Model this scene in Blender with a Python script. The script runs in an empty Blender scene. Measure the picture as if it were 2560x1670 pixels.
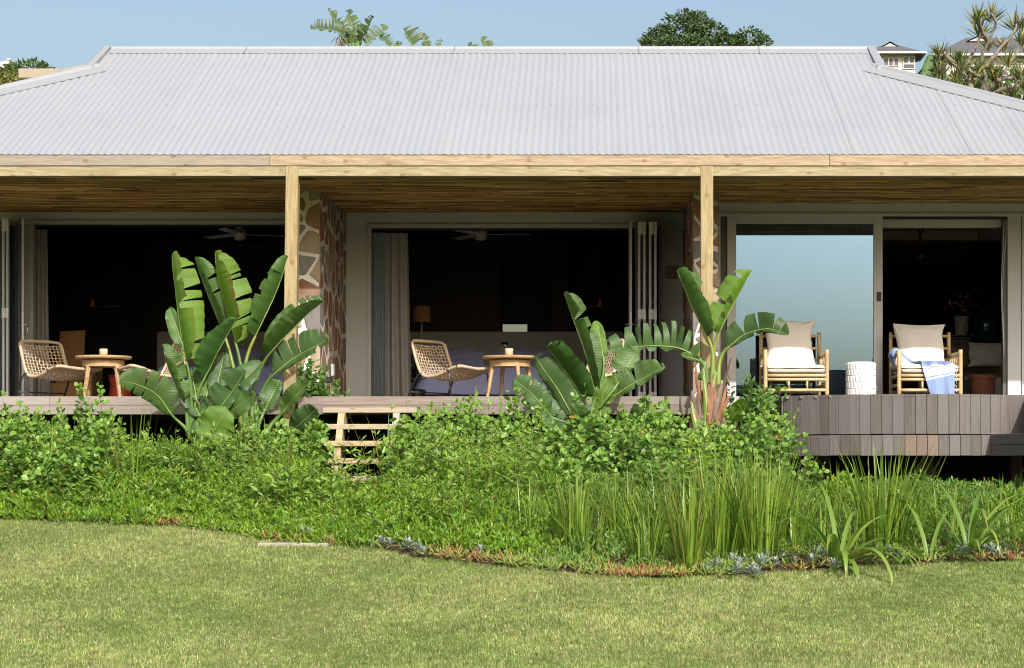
import bpy, bmesh, math, random
import numpy as np
from mathutils import Vector, Matrix

random.seed(7)
RNG = np.random.default_rng(7)
scene = bpy.context.scene
COL = scene.collection

# ------------------------------------------------------------------ camera
F, CX, CY = 5240.0, 1485.0, 1165.0          # focal length and principal point in photo pixels (2560 wide)
cam_data = bpy.data.cameras.new('camera')
cam_data.sensor_width = 36.0
cam_data.lens = F / 2560 * 36
cam_data.shift_x = (1280 - CX) / 2560
cam_data.shift_y = (CY - 835) / 2560
cam_data.clip_start = 0.1
cam_data.clip_end = 3000
cam = bpy.data.objects.new('camera', cam_data)
COL.objects.link(cam)
cam.location = (0, 0, 0)
cam.rotation_euler = (math.pi / 2, 0, 0)
scene.camera = cam

# ------------------------------------------------------------------ sky and sun
SUN = Vector((0.45, -1.37, 1.0)).normalized()
world = bpy.data.worlds.new('World')
scene.world = world
world.use_nodes = True
wn, wl = world.node_tree.nodes, world.node_tree.links
sky = wn.new('ShaderNodeTexSky')
sky.sky_type = 'NISHITA'
sky.sun_disc = False
sky.sun_elevation = math.asin(SUN.z)
sky.sun_rotation = math.atan2(SUN.x, SUN.y)
sky.altitude = 0
sky.air_density = 1.2
sky.dust_density = 5.5
sky.ozone_density = 1.5
wl.new(sky.outputs[0], wn['Background'].inputs[0])
wn['Background'].inputs[1].default_value = 0.155
sd = bpy.data.lights.new('sun', 'SUN')
sd.energy = 4.1
sd.angle = math.radians(0.53)
sd.color = (1.0, 0.98, 0.945)
sun = bpy.data.objects.new('sun', sd)
COL.objects.link(sun)
sun.rotation_euler = SUN.to_track_quat('Z', 'Y').to_euler()
sun.location = (5, -10, 20)

scene.view_settings.view_transform = 'Standard'
scene.view_settings.look = 'None'
scene.view_settings.gamma = 1
scene.view_settings.exposure = 0.30
scene.render.engine = 'CYCLES'
cy = scene.cycles
cy.use_denoising = True
cy.filter_width = 1.05
cy.max_bounces = 7
cy.diffuse_bounces = 4
cy.glossy_bounces = 3
cy.transmission_bounces = 4
cy.transparent_max_bounces = 8
cy.sample_clamp_indirect = 4.0
cy.caustics_reflective = False
cy.caustics_refractive = False

# ------------------------------------------------------------------ helpers
def W(px, py, Y):
    """place a point seen at photo position px, py at the real distance Y"""
    return Vector(((px - CX) * Y / F, Y, (CY - py) * Y / F))
def XX(px, Y): return (px - CX) * Y / F
def ZZ(py, Y): return (CY - py) * Y / F
def rnd(a, b): return random.uniform(a, b)

BASE = {}
def tag(o, label=None, cat=None, group=None, kind=None):
    if label: o['label'] = label
    if cat: o['category'] = cat
    if group: o['group'] = group
    if kind: o['kind'] = kind
    return o
def thing(name, label, cat, loc=(0, 0, 0), group=None):
    o = bpy.data.objects.new(name, None)
    o.empty_display_size = 0.1
    COL.objects.link(o)
    o.location = loc
    BASE[o.name] = Vector(loc)
    return tag(o, label, cat, group)
def link(o, parent=None):
    COL.objects.link(o)
    if parent is not None:
        o.parent = parent
        if parent.name in BASE:
            o.matrix_parent_inverse = Matrix.Translation(-BASE[parent.name])
    return o
def copy_tree(o, parent=None):
    c = o.copy()
    COL.objects.link(c)
    if parent is not None: c.parent = parent
    for ch in o.children: copy_tree(ch, c)
    return c

class MB:
    def __init__(s): s.v = []; s.f = []; s.uv = None
    def add(s, vs, fs):
        n = len(s.v)
        s.v.extend([tuple(v) for v in vs])
        s.f.extend([tuple(i + n for i in f) for f in fs])
        return s
    def box(s, x0, x1, y0, y1, z0, z1):
        return s.add([(x0,y0,z0),(x1,y0,z0),(x1,y1,z0),(x0,y1,z0),(x0,y0,z1),(x1,y0,z1),(x1,y1,z1),(x0,y1,z1)],
                     [(0,3,2,1),(4,5,6,7),(0,1,5,4),(1,2,6,5),(2,3,7,6),(3,0,4,7)])
    def obox(s, c, ax, ay, az):
        c = Vector(c); ax, ay, az = Vector(ax), Vector(ay), Vector(az)
        P = [c+sx*ax+sy*ay+sz*az for sz in (-1,1) for sx,sy in ((-1,-1),(1,-1),(1,1),(-1,1))]
        return s.add(P, [(0,3,2,1),(4,5,6,7),(0,1,5,4),(1,2,6,5),(2,3,7,6),(3,0,4,7)])
    def tube(s, pts, r, n=8, cap=True, flat=1.0, up=None):
        pts = [Vector(p) for p in pts]
        m = len(pts)
        rs = [r]*m if isinstance(r, (int, float)) else list(r)
        n0 = len(s.v)
        ref = None
        for i, p in enumerate(pts):
            t = (pts[min(i+1,m-1)] - pts[max(i-1,0)])
            t = t.normalized() if t.length > 1e-9 else Vector((0,0,1))
            if ref is None:
                ref = Vector(up) if up else (Vector((0,0,1)) if abs(t.z) < .9 else Vector((1,0,0)))
            a = t.cross(ref)
            if a.length < 1e-6: a = t.cross(Vector((0.3,1,0.2)))
            a.normalize(); b = a.cross(t).normalized(); ref = b
            for k in range(n):
                an = 2*math.pi*k/n
                s.v.append(tuple(p + a*(math.cos(an)*rs[i]) + b*(math.sin(an)*rs[i]*flat)))
        for i in range(m-1):
            for k in range(n):
                a0=n0+i*n+k; a1=n0+i*n+(k+1)%n
                s.f.append((a0,a1,a1+n,a0+n))
        if cap:
            s.f.append(tuple(n0+k for k in range(n))[::-1])
            s.f.append(tuple(n0+(m-1)*n+k for k in range(n)))
        return s
    def lathe(s, prof, c=(0,0,0), n=24):
        c = Vector(c); n0 = len(s.v)
        for r, z in prof:
            for k in range(n):
                an = 2*math.pi*k/n
                s.v.append((c.x+r*math.cos(an), c.y+r*math.sin(an), c.z+z))
        for i in range(len(prof)-1):
            for k in range(n):
                a0=n0+i*n+k; a1=n0+i*n+(k+1)%n
                s.f.append((a0,a1,a1+n,a0+n))
        s.f.append(tuple(n0+k for k in range(n))[::-1])
        s.f.append(tuple(n0+(len(prof)-1)*n+k for k in range(n)))
        return s
    def grid(s, P):
        """P: rows of points"""
        n0 = len(s.v); R = len(P); C = len(P[0])
        for row in P:
            for p in row: s.v.append(tuple(p))
        for i in range(R-1):
            for j in range(C-1):
                a = n0+i*C+j
                s.f.append((a,a+1,a+1+C,a+C))
        return s
    def mesh(s, name, mat=None, smooth=False, bevel=0, seg=1):
        me = bpy.data.meshes.new(name)
        me.from_pydata(s.v, [], s.f)
        if s.uv is not None:
            l = me.uv_layers.new(name='UVMap')
            ids = np.empty(len(me.loops), np.int32); me.loops.foreach_get('vertex_index', ids)
            l.data.foreach_set('uv', np.asarray(s.uv, np.float32)[ids].ravel())
        if bevel:
            bm = bmesh.new(); bm.from_mesh(me)
            ed = [e for e in bm.edges if len(e.link_faces) == 2 and e.calc_face_angle(0) > .5]
            bmesh.ops.bevel(bm, geom=ed, offset=bevel, segments=seg, affect='EDGES', clamp_overlap=True)
            bm.to_mesh(me); bm.free()
        if smooth: me.shade_smooth()
        if mat: me.materials.append(mat)
        me.update()
        return me
    def build(s, name, mat=None, parent=None, smooth=False, bevel=0, seg=1):
        return link(bpy.data.objects.new(name, s.mesh(name, mat, smooth, bevel, seg)), parent)

def box_part(name, mat, parent, x0, x1, y0, y1, z0, z1, bevel=.004):
    return MB().box(x0,x1,y0,y1,z0,z1).build(name, mat, parent, bevel=bevel)

def np_mesh(name, verts, faces, mat, tint=None, parent=None, smooth=False):
    """faces: array N x k (all polygons alike) or list of such arrays"""
    if not isinstance(faces, list): faces = [faces]
    me = bpy.data.meshes.new(name)
    me.vertices.add(len(verts)); me.vertices.foreach_set('co', np.ascontiguousarray(verts, np.float32).ravel())
    idx = np.concatenate([f.ravel() for f in faces]).astype(np.int32)
    tot = np.concatenate([np.full(len(f), f.shape[1], np.int32) for f in faces])
    st = np.concatenate([[0], np.cumsum(tot)[:-1]]).astype(np.int32)
    me.loops.add(len(idx)); me.loops.foreach_set('vertex_index', idx)
    me.polygons.add(len(tot)); me.polygons.foreach_set('loop_start', st)
    me.update(calc_edges=True)
    if tint is not None:
        a = me.color_attributes.new('tint', 'FLOAT_COLOR', 'POINT')
        t4 = np.ones((len(verts), 4), np.float32); t4[:, :3] = tint
        a.data.foreach_set('color', t4.ravel())
    if smooth: me.shade_smooth()
    me.materials.append(mat)
    return link(bpy.data.objects.new(name, me), parent)

def unit(a): return a / np.maximum(np.linalg.norm(a, axis=-1, keepdims=True), 1e-9)
# leaf templates: (u along, v across, w out of plane), polygons
T_ROUND = (np.array([(0,0,0),(.22,.36,.10),(.60,.50,.14),(.90,.30,.09),(1,0,-.02),(.90,-.30,.09),(.60,-.50,.14),(.22,-.36,.10)]), np.array([(0,1,2,3,4),(0,4,5,6,7)]))
T_LANCE = (np.array([(0,0,0),(.5,.5,.12),(1,0,-.10),(.5,-.5,.12)]), np.array([(0,1,2),(0,2,3)]))
T_OVAL = (np.array([(0,0,0),(.28,.42,.1),(.68,.40,.08),(1,0,-.12),(.68,-.40,.08),(.28,-.42,.1)]), np.array([(0,1,2,3),(0,3,4,5)]))
def leaf_cloud(P, D, N, L, Wd, tpl):
    tv, tf = tpl
    D = unit(D); S = unit(np.cross(D, N)); N2 = np.cross(S, D)
    L = np.asarray(L)[:, None, None]; Wd = np.asarray(Wd)[:, None, None]
    V = P[:, None, :] + D[:, None, :]*(tv[None,:,0:1]*L) + S[:, None, :]*(tv[None,:,1:2]*Wd) + N2[:, None, :]*(tv[None,:,2:3]*Wd)
    k = len(tv); n = len(P)
    fc = (tf[None] + (np.arange(n)*k)[:, None, None]).reshape(-1, tf.shape[1])
    return V.reshape(-1, 3), fc, k
def mixcol(a, b, t): return np.asarray(a)[None]*(1-t[:, None]) + np.asarray(b)[None]*t[:, None]

# ------------------------------------------------------------------ materials
def newmat(name):
    m = bpy.data.materials.new(name); m.use_nodes = True
    nt = m.node_tree
    return m, nt.nodes, nt.links, nt.nodes['Principled BSDF']
def ramp(nd, stops):
    r = nd.new('ShaderNodeValToRGB')
    e = r.color_ramp.elements
    while len(e) < len(stops): e.new(.5)
    for i, (p, c) in enumerate(stops):
        e[i].position = p; e[i].color = (c[0], c[1], c[2], 1) if not isinstance(c, (int, float)) else (c, c, c, 1)
    return r
def coords(nd, lk, stretch=(1,1,1), rand=True, kind='Object'):
    tc = nd.new('ShaderNodeTexCoord'); mp = nd.new('ShaderNodeMapping')
    mp.inputs['Scale'].default_value = stretch
    lk.new(tc.outputs[kind], mp.inputs['Vector'])
    if rand:
        oi = nd.new('ShaderNodeObjectInfo'); mu = nd.new('ShaderNodeMath'); mu.operation = 'MULTIPLY'; mu.inputs[1].default_value = 37.0
        lk.new(oi.outputs['Random'], mu.inputs[0]); cb = nd.new('ShaderNodeCombineXYZ')
        for i in range(3): lk.new(mu.outputs[0], cb.inputs[i])
        lk.new(cb.outputs[0], mp.inputs['Location'])
    return mp
def noise(nd, lk, mp, scale, detail=5, rough=.6, dist=0.0):
    n = nd.new('ShaderNodeTexNoise'); n.inputs['Scale'].default_value = scale; n.inputs['Detail'].default_value = detail
    n.inputs['Roughness'].default_value = rough; n.inputs['Distortion'].default_value = dist
    lk.new(mp.outputs[0], n.inputs['Vector']); return n
def mix(nd, lk, fac, a, b, mode='MIX'):
    m = nd.new('ShaderNodeMix'); m.data_type = 'RGBA'; m.blend_type = mode
    for i, s in ((0, fac), (6, a), (7, b)):
        if hasattr(s, 'links') or hasattr(s, 'is_linked'): lk.new(s, m.inputs[i])
        elif i == 0: m.inputs[0].default_value = s
        else: m.inputs[i].default_value = (s[0], s[1], s[2], 1)
    return m.outputs[2]
def bump(nd, lk, h, bs, strength=.3, dist=.01):
    b = nd.new('ShaderNodeBump'); b.inputs['Strength'].default_value = strength; b.inputs['Distance'].default_value = dist
    lk.new(h, b.inputs['Height']); lk.new(b.outputs[0], bs.inputs['Normal']); return b
def objvar(nd, lk, col, amt):
    """brightness differs a little from piece to piece"""
    oi = nd.new('ShaderNodeObjectInfo'); mr = nd.new('ShaderNodeMapRange')
    mr.inputs[3].default_value = 1-amt; mr.inputs[4].default_value = 1+amt
    lk.new(oi.outputs['Random'], mr.inputs[0]); h = nd.new('ShaderNodeHueSaturation')
    lk.new(mr.outputs[0], h.inputs['Value']); lk.new(col, h.inputs['Color']); return h.outputs[0]
def pmat(name, c1, c2=None, scale=6, rough=.6, bs=.0, bscale=60, stretch=(1,1,1), var=0, spec=.5, detail=5, metal=0):
    m, nd, lk, b = newmat(name)
    c2 = c2 or tuple(x*.8 for x in c1)
    mp = coords(nd, lk, stretch); n = noise(nd, lk, mp, scale, detail)
    r = ramp(nd, [(.32, c2), (.68, c1)]); lk.new(n.outputs[0], r.inputs[0])
    col = r.outputs[0]
    if var: col = objvar(nd, lk, col, var)
    lk.new(col, b.inputs['Base Color']); b.inputs['Roughness'].default_value = rough
    b.inputs['Specular IOR Level'].default_value = spec; b.inputs['Metallic'].default_value = metal
    if bs:
        n2 = noise(nd, lk, mp, bscale, 4); bump(nd, lk, n2.outputs[0], b, bs, .005)
    return m
def woodmat(name, light, mid, dark, stretch, rough=.65, var=.08, knots=0.0, grey=None, gscale=1.2, spec=.3, bs=.25):
    """stretch: small number along the grain"""
    m, nd, lk, b = newmat(name)
    mp = coords(nd, lk, stretch)
    n1 = noise(nd, lk, mp, 3.2, 4, .55, 1.2)
    wv = nd.new('ShaderNodeMath'); wv.operation = 'MULTIPLY'; wv.inputs[1].default_value = 34.0; lk.new(n1.outputs[0], wv.inputs[0])
    sn = nd.new('ShaderNodeMath'); sn.operation = 'SINE'; lk.new(wv.outputs[0], sn.inputs[0])
    mr = nd.new('ShaderNodeMapRange'); mr.inputs[1].default_value = -1; lk.new(sn.outputs[0], mr.inputs[0])
    r = ramp(nd, [(0, mid), (.55, light), (.9, light), (1, mid)]); lk.new(mr.outputs[0], r.inputs[0])
    fine = noise(nd, lk, mp, 26, 4, .7)
    fr = ramp(nd, [(.3, .72), (.62, 1.06)]); lk.new(fine.outputs[0], fr.inputs[0])
    col = mix(nd, lk, 1.0, r.outputs[0], fr.outputs[0], 'MULTIPLY')
    if grey:
        mg = coords(nd, lk, tuple(max(x, .25)*.6 if x < .5 else x*.35 for x in stretch)); ng = noise(nd, lk, mg, gscale, 3)
        gr = ramp(nd, [(.42, 0.0), (.66, 1.0)]); lk.new(ng.outputs[0], gr.inputs[0])
        col = mix(nd, lk, gr.outputs[0], col, grey)
    if knots:
        # knots: one per cell along the grain, at a random height across the board, with a dark rim
        ax = 0 if stretch[0] < .5 else 2; cr = 2 if ax == 0 else 0
        tc = nd.new('ShaderNodeTexCoord'); s1 = nd.new('ShaderNodeSeparateXYZ'); lk.new(tc.outputs['Object'], s1.inputs[0]); s2 = nd.new('ShaderNodeSeparateXYZ'); lk.new(tc.outputs['Generated'], s2.inputs[0])
        oi = nd.new('ShaderNodeObjectInfo'); ad = nd.new('ShaderNodeMath'); ad.operation = 'MULTIPLY_ADD'; ad.inputs[1].default_value = 31.0; lk.new(oi.outputs['Random'], ad.inputs[0]); lk.new(s1.outputs[ax], ad.inputs[2])
        vo = nd.new('ShaderNodeTexVoronoi'); vo.voronoi_dimensions = '1D'; vo.inputs['Scale'].default_value = knots; lk.new(ad.outputs[0], vo.inputs['W'])
        d1 = nd.new('ShaderNodeMath'); d1.operation = 'DIVIDE'; d1.inputs[1].default_value = knots*.115*1.5; lk.new(vo.outputs['Distance'], d1.inputs[0])
        sc = nd.new('ShaderNodeSeparateColor'); lk.new(vo.outputs['Color'], sc.inputs[0])
        df = nd.new('ShaderNodeMath'); df.operation = 'SUBTRACT'; lk.new(s2.outputs[cr], df.inputs[0]); lk.new(sc.outputs[0], df.inputs[1])
        p1 = nd.new('ShaderNodeMath'); p1.operation = 'MULTIPLY'; lk.new(d1.outputs[0], p1.inputs[0]); lk.new(d1.outputs[0], p1.inputs[1])
        p2 = nd.new('ShaderNodeMath'); p2.operation = 'MULTIPLY_ADD'; lk.new(df.outputs[0], p2.inputs[0]); lk.new(df.outputs[0], p2.inputs[1]); lk.new(p1.outputs[0], p2.inputs[2])
        sq = nd.new('ShaderNodeMath'); sq.operation = 'SQRT'; lk.new(p2.outputs[0], sq.inputs[0])
        kr = ramp(nd, [(.03, .7), (.07, .4), (.10, .85), (.135, .3), (.24, 0.0)]); lk.new(sq.outputs[0], kr.inputs[0])
        col = mix(nd, lk, kr.outputs[0], col, dark)
    if var: col = objvar(nd, lk, col, var)
    lk.new(col, b.inputs['Base Color']); b.inputs['Roughness'].default_value = rough
    b.inputs['Specular IOR Level'].default_value = spec
    bump(nd, lk, fine.outputs[0], b, bs, .004)
    return m
def foliage(name, trans=.35, rough=.42, spec=.4, tcol=(1.05, 1.35, .5)):
    m, nd, lk, b = newmat(name)
    at = nd.new('ShaderNodeAttribute'); at.attribute_name = 'tint'
    lk.new(at.outputs['Color'], b.inputs['Base Color']); b.inputs['Roughness'].default_value = rough
    b.inputs['Specular IOR Level'].default_value = spec
    tr = nd.new('ShaderNodeBsdfTranslucent')
    lk.new(mix(nd, lk, 1.0, at.outputs['Color'], tcol, 'MULTIPLY'), tr.inputs['Color'])
    ms = nd.new('ShaderNodeMixShader'); ms.inputs[0].default_value = trans
    lk.new(b.outputs[0], ms.inputs[1]); lk.new(tr.outputs[0], ms.inputs[2])
    lk.new(ms.outputs[0], nd['Material Output'].inputs['Surface'])
    return m
def banana_mat(name, c1, c2, trans=.3, rough=.46):
    m, nd, lk, b = newmat(name)
    uv = nd.new('ShaderNodeUVMap'); sp = nd.new('ShaderNodeSeparateXYZ'); lk.new(uv.outputs[0], sp.inputs[0])
    # veins run out from the midrib, slightly forwards
    a = nd.new('ShaderNodeMath'); a.operation = 'MULTIPLY_ADD'; a.inputs[1].default_value = -.35
    lk.new(sp.outputs[1], a.inputs[0]); lk.new(sp.outputs[0], a.inputs[2])
    q = nd.new('ShaderNodeMath'); q.operation = 'MULTIPLY'; q.inputs[1].default_value = 2*math.pi/.021; lk.new(a.outputs[0], q.inputs[0])
    s = nd.new('ShaderNodeMath'); s.operation = 'SINE'; lk.new(q.outputs[0], s.inputs[0])
    mr = nd.new('ShaderNodeMapRange'); mr.inputs[1].default_value = -1; lk.new(s.outputs[0], mr.inputs[0])
    rv = ramp(nd, [(.0, 1.25), (.16, .98), (1, .9)]); lk.new(mr.outputs[0], rv.inputs[0])
    mp = coords(nd, lk); n = noise(nd, lk, mp, 5, 4)
    r = ramp(nd, [(.3, c2), (.7, c1)]); lk.new(n.outputs[0], r.inputs[0])
    col = mix(nd, lk, 1.0, r.outputs[0], rv.outputs[0], 'MULTIPLY')
    # dry brown patches near the torn margin
    n2 = noise(nd, lk, mp, 9, 4); e = nd.new('ShaderNodeMath'); e.operation = 'ABSOLUTE'; lk.new(sp.outputs[1], e.inputs[0])
    e2 = nd.new('ShaderNodeMapRange'); e2.inputs[1].default_value = .12; e2.inputs[2].default_value = .5; lk.new(e.outputs[0], e2.inputs[0])
    e3 = nd.new('ShaderNodeMath'); e3.operation = 'MULTIPLY'; lk.new(e2.outputs[0], e3.inputs[0]); lk.new(n2.outputs[0], e3.inputs[1])
    rb = ramp(nd, [(.30, 0.0), (.38, .8)]); lk.new(e3.outputs[0], rb.inputs[0])
    col = mix(nd, lk, rb.outputs[0], col, (.22, .15, .06))
    ge = nd.new('ShaderNodeNewGeometry'); col = mix(nd, lk, ge.outputs['Backfacing'], col, mix(nd, lk, .16, col, (.14,.18,.10)))   # paler, greyer underside
    col = objvar(nd, lk, col, .16)
    lk.new(col, b.inputs['Base Color']); b.inputs['Roughness'].default_value = rough
    b.inputs['Specular IOR Level'].default_value = .32
    bp = bump(nd, lk, mr.outputs[0], b, .35, .004)
    tr = nd.new('ShaderNodeBsdfTranslucent'); lk.new(mix(nd, lk, 1.0, col, (1.5, 1.5, .45), 'MULTIPLY'), tr.inputs['Color'])
    ms = nd.new('ShaderNodeMixShader'); ms.inputs[0].default_value = trans
    lk.new(b.outputs[0], ms.inputs[1]); lk.new(tr.outputs[0], ms.inputs[2])
    lk.new(ms.outputs[0], nd['Material Output'].inputs['Surface'])
    return m
def glassmat(name, refl, tint=(.8, .86, .84), rc=(.9, .95, 1.0)):
    m, nd, lk, b = newmat(name)
    nd.remove(b)
    t = nd.new('ShaderNodeBsdfTransparent'); t.inputs[0].default_value = (*tint, 1)
    g = nd.new('ShaderNodeBsdfGlossy'); g.inputs['Roughness'].default_value = .0; g.inputs['Color'].default_value = (*rc, 1)
    lw = nd.new('ShaderNodeFresnel'); lw.inputs[0].default_value = 1.5
    a = nd.new('ShaderNodeMath'); a.operation = 'ADD'; a.use_clamp = True; a.inputs[1].default_value = refl; lk.new(lw.outputs[0], a.inputs[0])
    ms = nd.new('ShaderNodeMixShader'); lk.new(a.outputs[0], ms.inputs[0]); lk.new(t.outputs[0], ms.inputs[1]); lk.new(g.outputs[0], ms.inputs[2])
    lk.new(ms.outputs[0], nd['Material Output'].inputs['Surface'])
    return m

MAT = {}
MAT['roof'] = pmat('painted_roof_steel', (.29,.302,.318), (.276,.288,.304), 1.4, .5, spec=.35)
def roof_mat():
    m, nd, lk, b = newmat('weathered_roof_paint')
    mp = coords(nd, lk, (2.2, .22, .5)); n = noise(nd, lk, mp, 2.0, 5, .65); mp2 = coords(nd, lk, rand=False); n2 = noise(nd, lk, mp2, .5, 4)
    r = ramp(nd, [(.30, (.280,.293,.308)), (.62, (.290,.303,.318)), (.8, (.294,.305,.318))]); lk.new(n.outputs[0], r.inputs[0])
    r2 = ramp(nd, [(.3, .95), (.7, 1.03)]); lk.new(n2.outputs[0], r2.inputs[0])
    lk.new(objvar(nd, lk, mix(nd, lk, 1.0, r.outputs[0], r2.outputs[0], 'MULTIPLY'), .018), b.inputs['Base Color'])
    b.inputs['Roughness'].default_value = .5; b.inputs['Specular IOR Level'].default_value = .35
    return m
MAT['roof'] = roof_mat()
MAT['cap'] = pmat('painted_cap_steel', (.268,.281,.296), (.258,.27,.285), 2, .55)
MAT['screw'] = pmat('screw_steel', (.32,.33,.34), None, 8, .5)
MAT['pine'] = woodmat('treated_pine', (.33,.28,.165), (.27,.22,.12), (.17,.085,.03), (.16,1.6,1.6), knots=1.25, var=.03, bs=.2)
MAT['pine_pink'] = woodmat('planed_pine', (.36,.285,.19), (.30,.225,.14), (.17,.08,.035), (.16,1.8,1.8), knots=1.6, var=.05)
MAT['pine_grey'] = woodmat('weathered_pine', (.30,.25,.185), (.235,.195,.15), (.12,.075,.045), (.16,1.8,1.8), knots=1.5, var=.03, grey=(.24,.225,.205))
MAT['post'] = woodmat('sawn_pine_post', (.34,.275,.145), (.28,.21,.10), (.17,.09,.035), (1.8,1.8,.16), knots=1.7, var=.04)
MAT['tread'] = woodmat('pine_tread', (.42,.335,.20), (.35,.265,.145), (.17,.09,.04), (.16,1.6,1.6), knots=2.2, var=.08, grey=(.34,.30,.24))
MAT['deck'] = woodmat('grey_deck_board', (.25,.205,.175), (.205,.165,.14), (.10,.06,.045), (.10,2.2,2.2), var=.16, grey=(.25,.225,.205), bs=.35)
MAT['plank'] = woodmat('grey_plank', (.135,.118,.106), (.108,.093,.083), (.09,.06,.045), (2.6,2.6,.10), var=.16, grey=(.135,.128,.124), gscale=.9, bs=.5)
MAT['plank_brown'] = woodmat('brown_plank', (.19,.13,.092), (.15,.098,.068), (.10,.06,.04), (2.6,2.6,.10), var=.08, grey=(.16,.125,.102), bs=.4)
MAT['plankh'] = woodmat('grey_board', (.15,.13,.118), (.12,.10,.092), (.09,.06,.045), (1.4,.10,2.4), var=.1, grey=(.145,.138,.135), bs=.4)
MAT['wall'] = pmat('taupe_plaster', (.58,.60,.62), (.555,.575,.595), 3, .85, .12, 220, spec=.2)
MAT['frame'] = pmat('taupe_aluminium', (.52,.535,.55), (.50,.515,.53), 2, .42)
MAT['frame_dark'] = pmat('shadow_gap_aluminium', (.10,.098,.095), None, 3, .5)
MAT['track'] = pmat('black_track', (.012,.012,.012), None, 3, .5)
MAT['steel'] = pmat('brushed_steel', (.62,.62,.63), (.52,.52,.53), 20, .32, metal=.85)
MAT['hinge'] = pmat('white_hinge', (.74,.75,.77), (.66,.67,.7), 20, .35)
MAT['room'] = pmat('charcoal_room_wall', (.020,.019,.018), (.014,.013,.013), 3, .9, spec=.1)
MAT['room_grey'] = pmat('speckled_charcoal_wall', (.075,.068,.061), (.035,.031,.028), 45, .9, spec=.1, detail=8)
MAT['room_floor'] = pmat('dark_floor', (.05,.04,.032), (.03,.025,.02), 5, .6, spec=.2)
MAT['glass'] = glassmat('reflective_glass', .31, (.5,.55,.55), (.35,.60,1.0))
MAT['glass_dark'] = glassmat('door_glass', .05, (.25,.27,.27))
MAT['mirror'] = glassmat('mirror_glass', .2, (.1,.1,.1), (.6,.8,.9))
MAT['soil'] = pmat('bed_soil', (.10,.068,.042), (.045,.03,.02), 18, .95, .6, 90, spec=.1)
MAT['mortar'] = pmat('pale_mortar', (.70,.67,.62), (.58,.555,.51), 9, .9, .5, 70, spec=.15)
for i, (a, b_) in enumerate((((.28,.11,.05),(.24,.17,.12)), ((.17,.11,.07),(.26,.185,.125)), ((.22,.205,.19),(.125,.115,.105)), ((.37,.30,.22),(.25,.175,.115)), ((.33,.26,.20),(.22,.10,.05)))):
    MAT['stone%d' % i] = pmat(('rust_stone','brown_stone','grey_stone','sand_stone','mottled_stone')[i], a, b_, 4.5, .8, .6, 45, var=.16, spec=.25, stretch=(1,1,.6))
MAT['reed'] = foliage('dry_reed', trans=0.0, rough=.7, spec=.2)
MAT['leaf'] = foliage('leaf', trans=.34)
MAT['fleshy'] = foliage('fleshy_leaf', trans=.12, rough=.35)
MAT['blade'] = foliage('blade_leaf', trans=.32, rough=.38)
MAT['grass'] = foliage('lawn_grass', trans=.3, rough=.6, spec=.2)
MAT['far_leaf'] = foliage('tree_leaf', trans=.25, rough=.5)
MAT['banana'] = banana_mat('paddle_leaf', (.085,.17,.034), (.055,.122,.024))
MAT['banana_bright'] = banana_mat('backlit_paddle_leaf', (.16,.28,.036), (.11,.215,.026), trans=.42)  # brighter copy for backlit leaves, that light put into the colour
MAT['banana_dark'] = banana_mat('dark_paddle_leaf', (.046,.108,.024), (.030,.076,.016), trans=.18)  # darker copy of the paddle leaf colour
MAT['banana_far'] = banana_mat('far_paddle_leaf', (.095,.145,.06), (.06,.10,.035), trans=.25)
MAT['midrib'] = pmat('leaf_midrib', (.22,.30,.08), (.15,.22,.05), 6, .4)
MAT['stalk'] = pmat('leaf_stalk', (.105,.19,.04), (.065,.13,.025), 5, .4, stretch=(2,2,.5))
MAT['stalk_gold'] = pmat('golden_leaf_stalk', (.22,.23,.045), (.11,.18,.03), 4, .4, stretch=(2,2,.6))
MAT['sheath_orange'] = pmat('orange_sheath', (.27,.10,.035), (.10,.055,.035), 9, .6, .5, 60, stretch=(3,3,.4), var=.2)
MAT['sheath_grey'] = pmat('dry_grey_sheath', (.20,.16,.125), (.08,.058,.045), 10, .8, .6, 60, stretch=(3,3,.4), var=.2)
MAT['sheath_brown'] = pmat('dark_fibre_sheath', (.12,.07,.045), (.045,.03,.022), 10, .85, .6, 60, stretch=(3,3,.4), var=.2)
MAT['bark'] = pmat('grey_bark', (.29,.25,.21), (.13,.105,.085), 12, .9, .7, 30, spec=.15)
MAT['twig'] = pmat('brown_twig', (.13,.09,.06), (.07,.05,.035), 10, .8)
# ================================================================== ground
GY = np.array([-400, -60, 0, 9, 13.4, 16.5, 19.5, 21.5, 24, 31, 34, 60, 110, 220, 420, 900])
GZ = np.array([-3.0, -1.9, -1.62, -1.53, -1.29, -.90, -.52, -.37, -.34, -.30, 0.0, 4.6, 13.0, 32, 40, 42.])
def gz(Y):
    Y = np.asarray(Y, float)
    return (np.interp(Y-.5, GY, GZ) + np.interp(Y, GY, GZ)*2 + np.interp(Y+.5, GY, GZ))/4
ys = np.concatenate([np.linspace(-400, -20, 10), np.linspace(-10, 10, 8), np.linspace(10.5, 36, 70), np.linspace(40, 240, 40), np.linspace(280, 900, 8)])
xs = np.concatenate([np.linspace(-500, -40, 8), np.linspace(-30, 30, 41), np.linspace(40, 500, 8)])
rows = [[(x, y, float(gz(y)) + (.012*math.sin(x*1.3+y*.7)*math.sin(x*.6-y*.9) if 5 < y < 23 else 0)) for x in xs] for y in ys]
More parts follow.
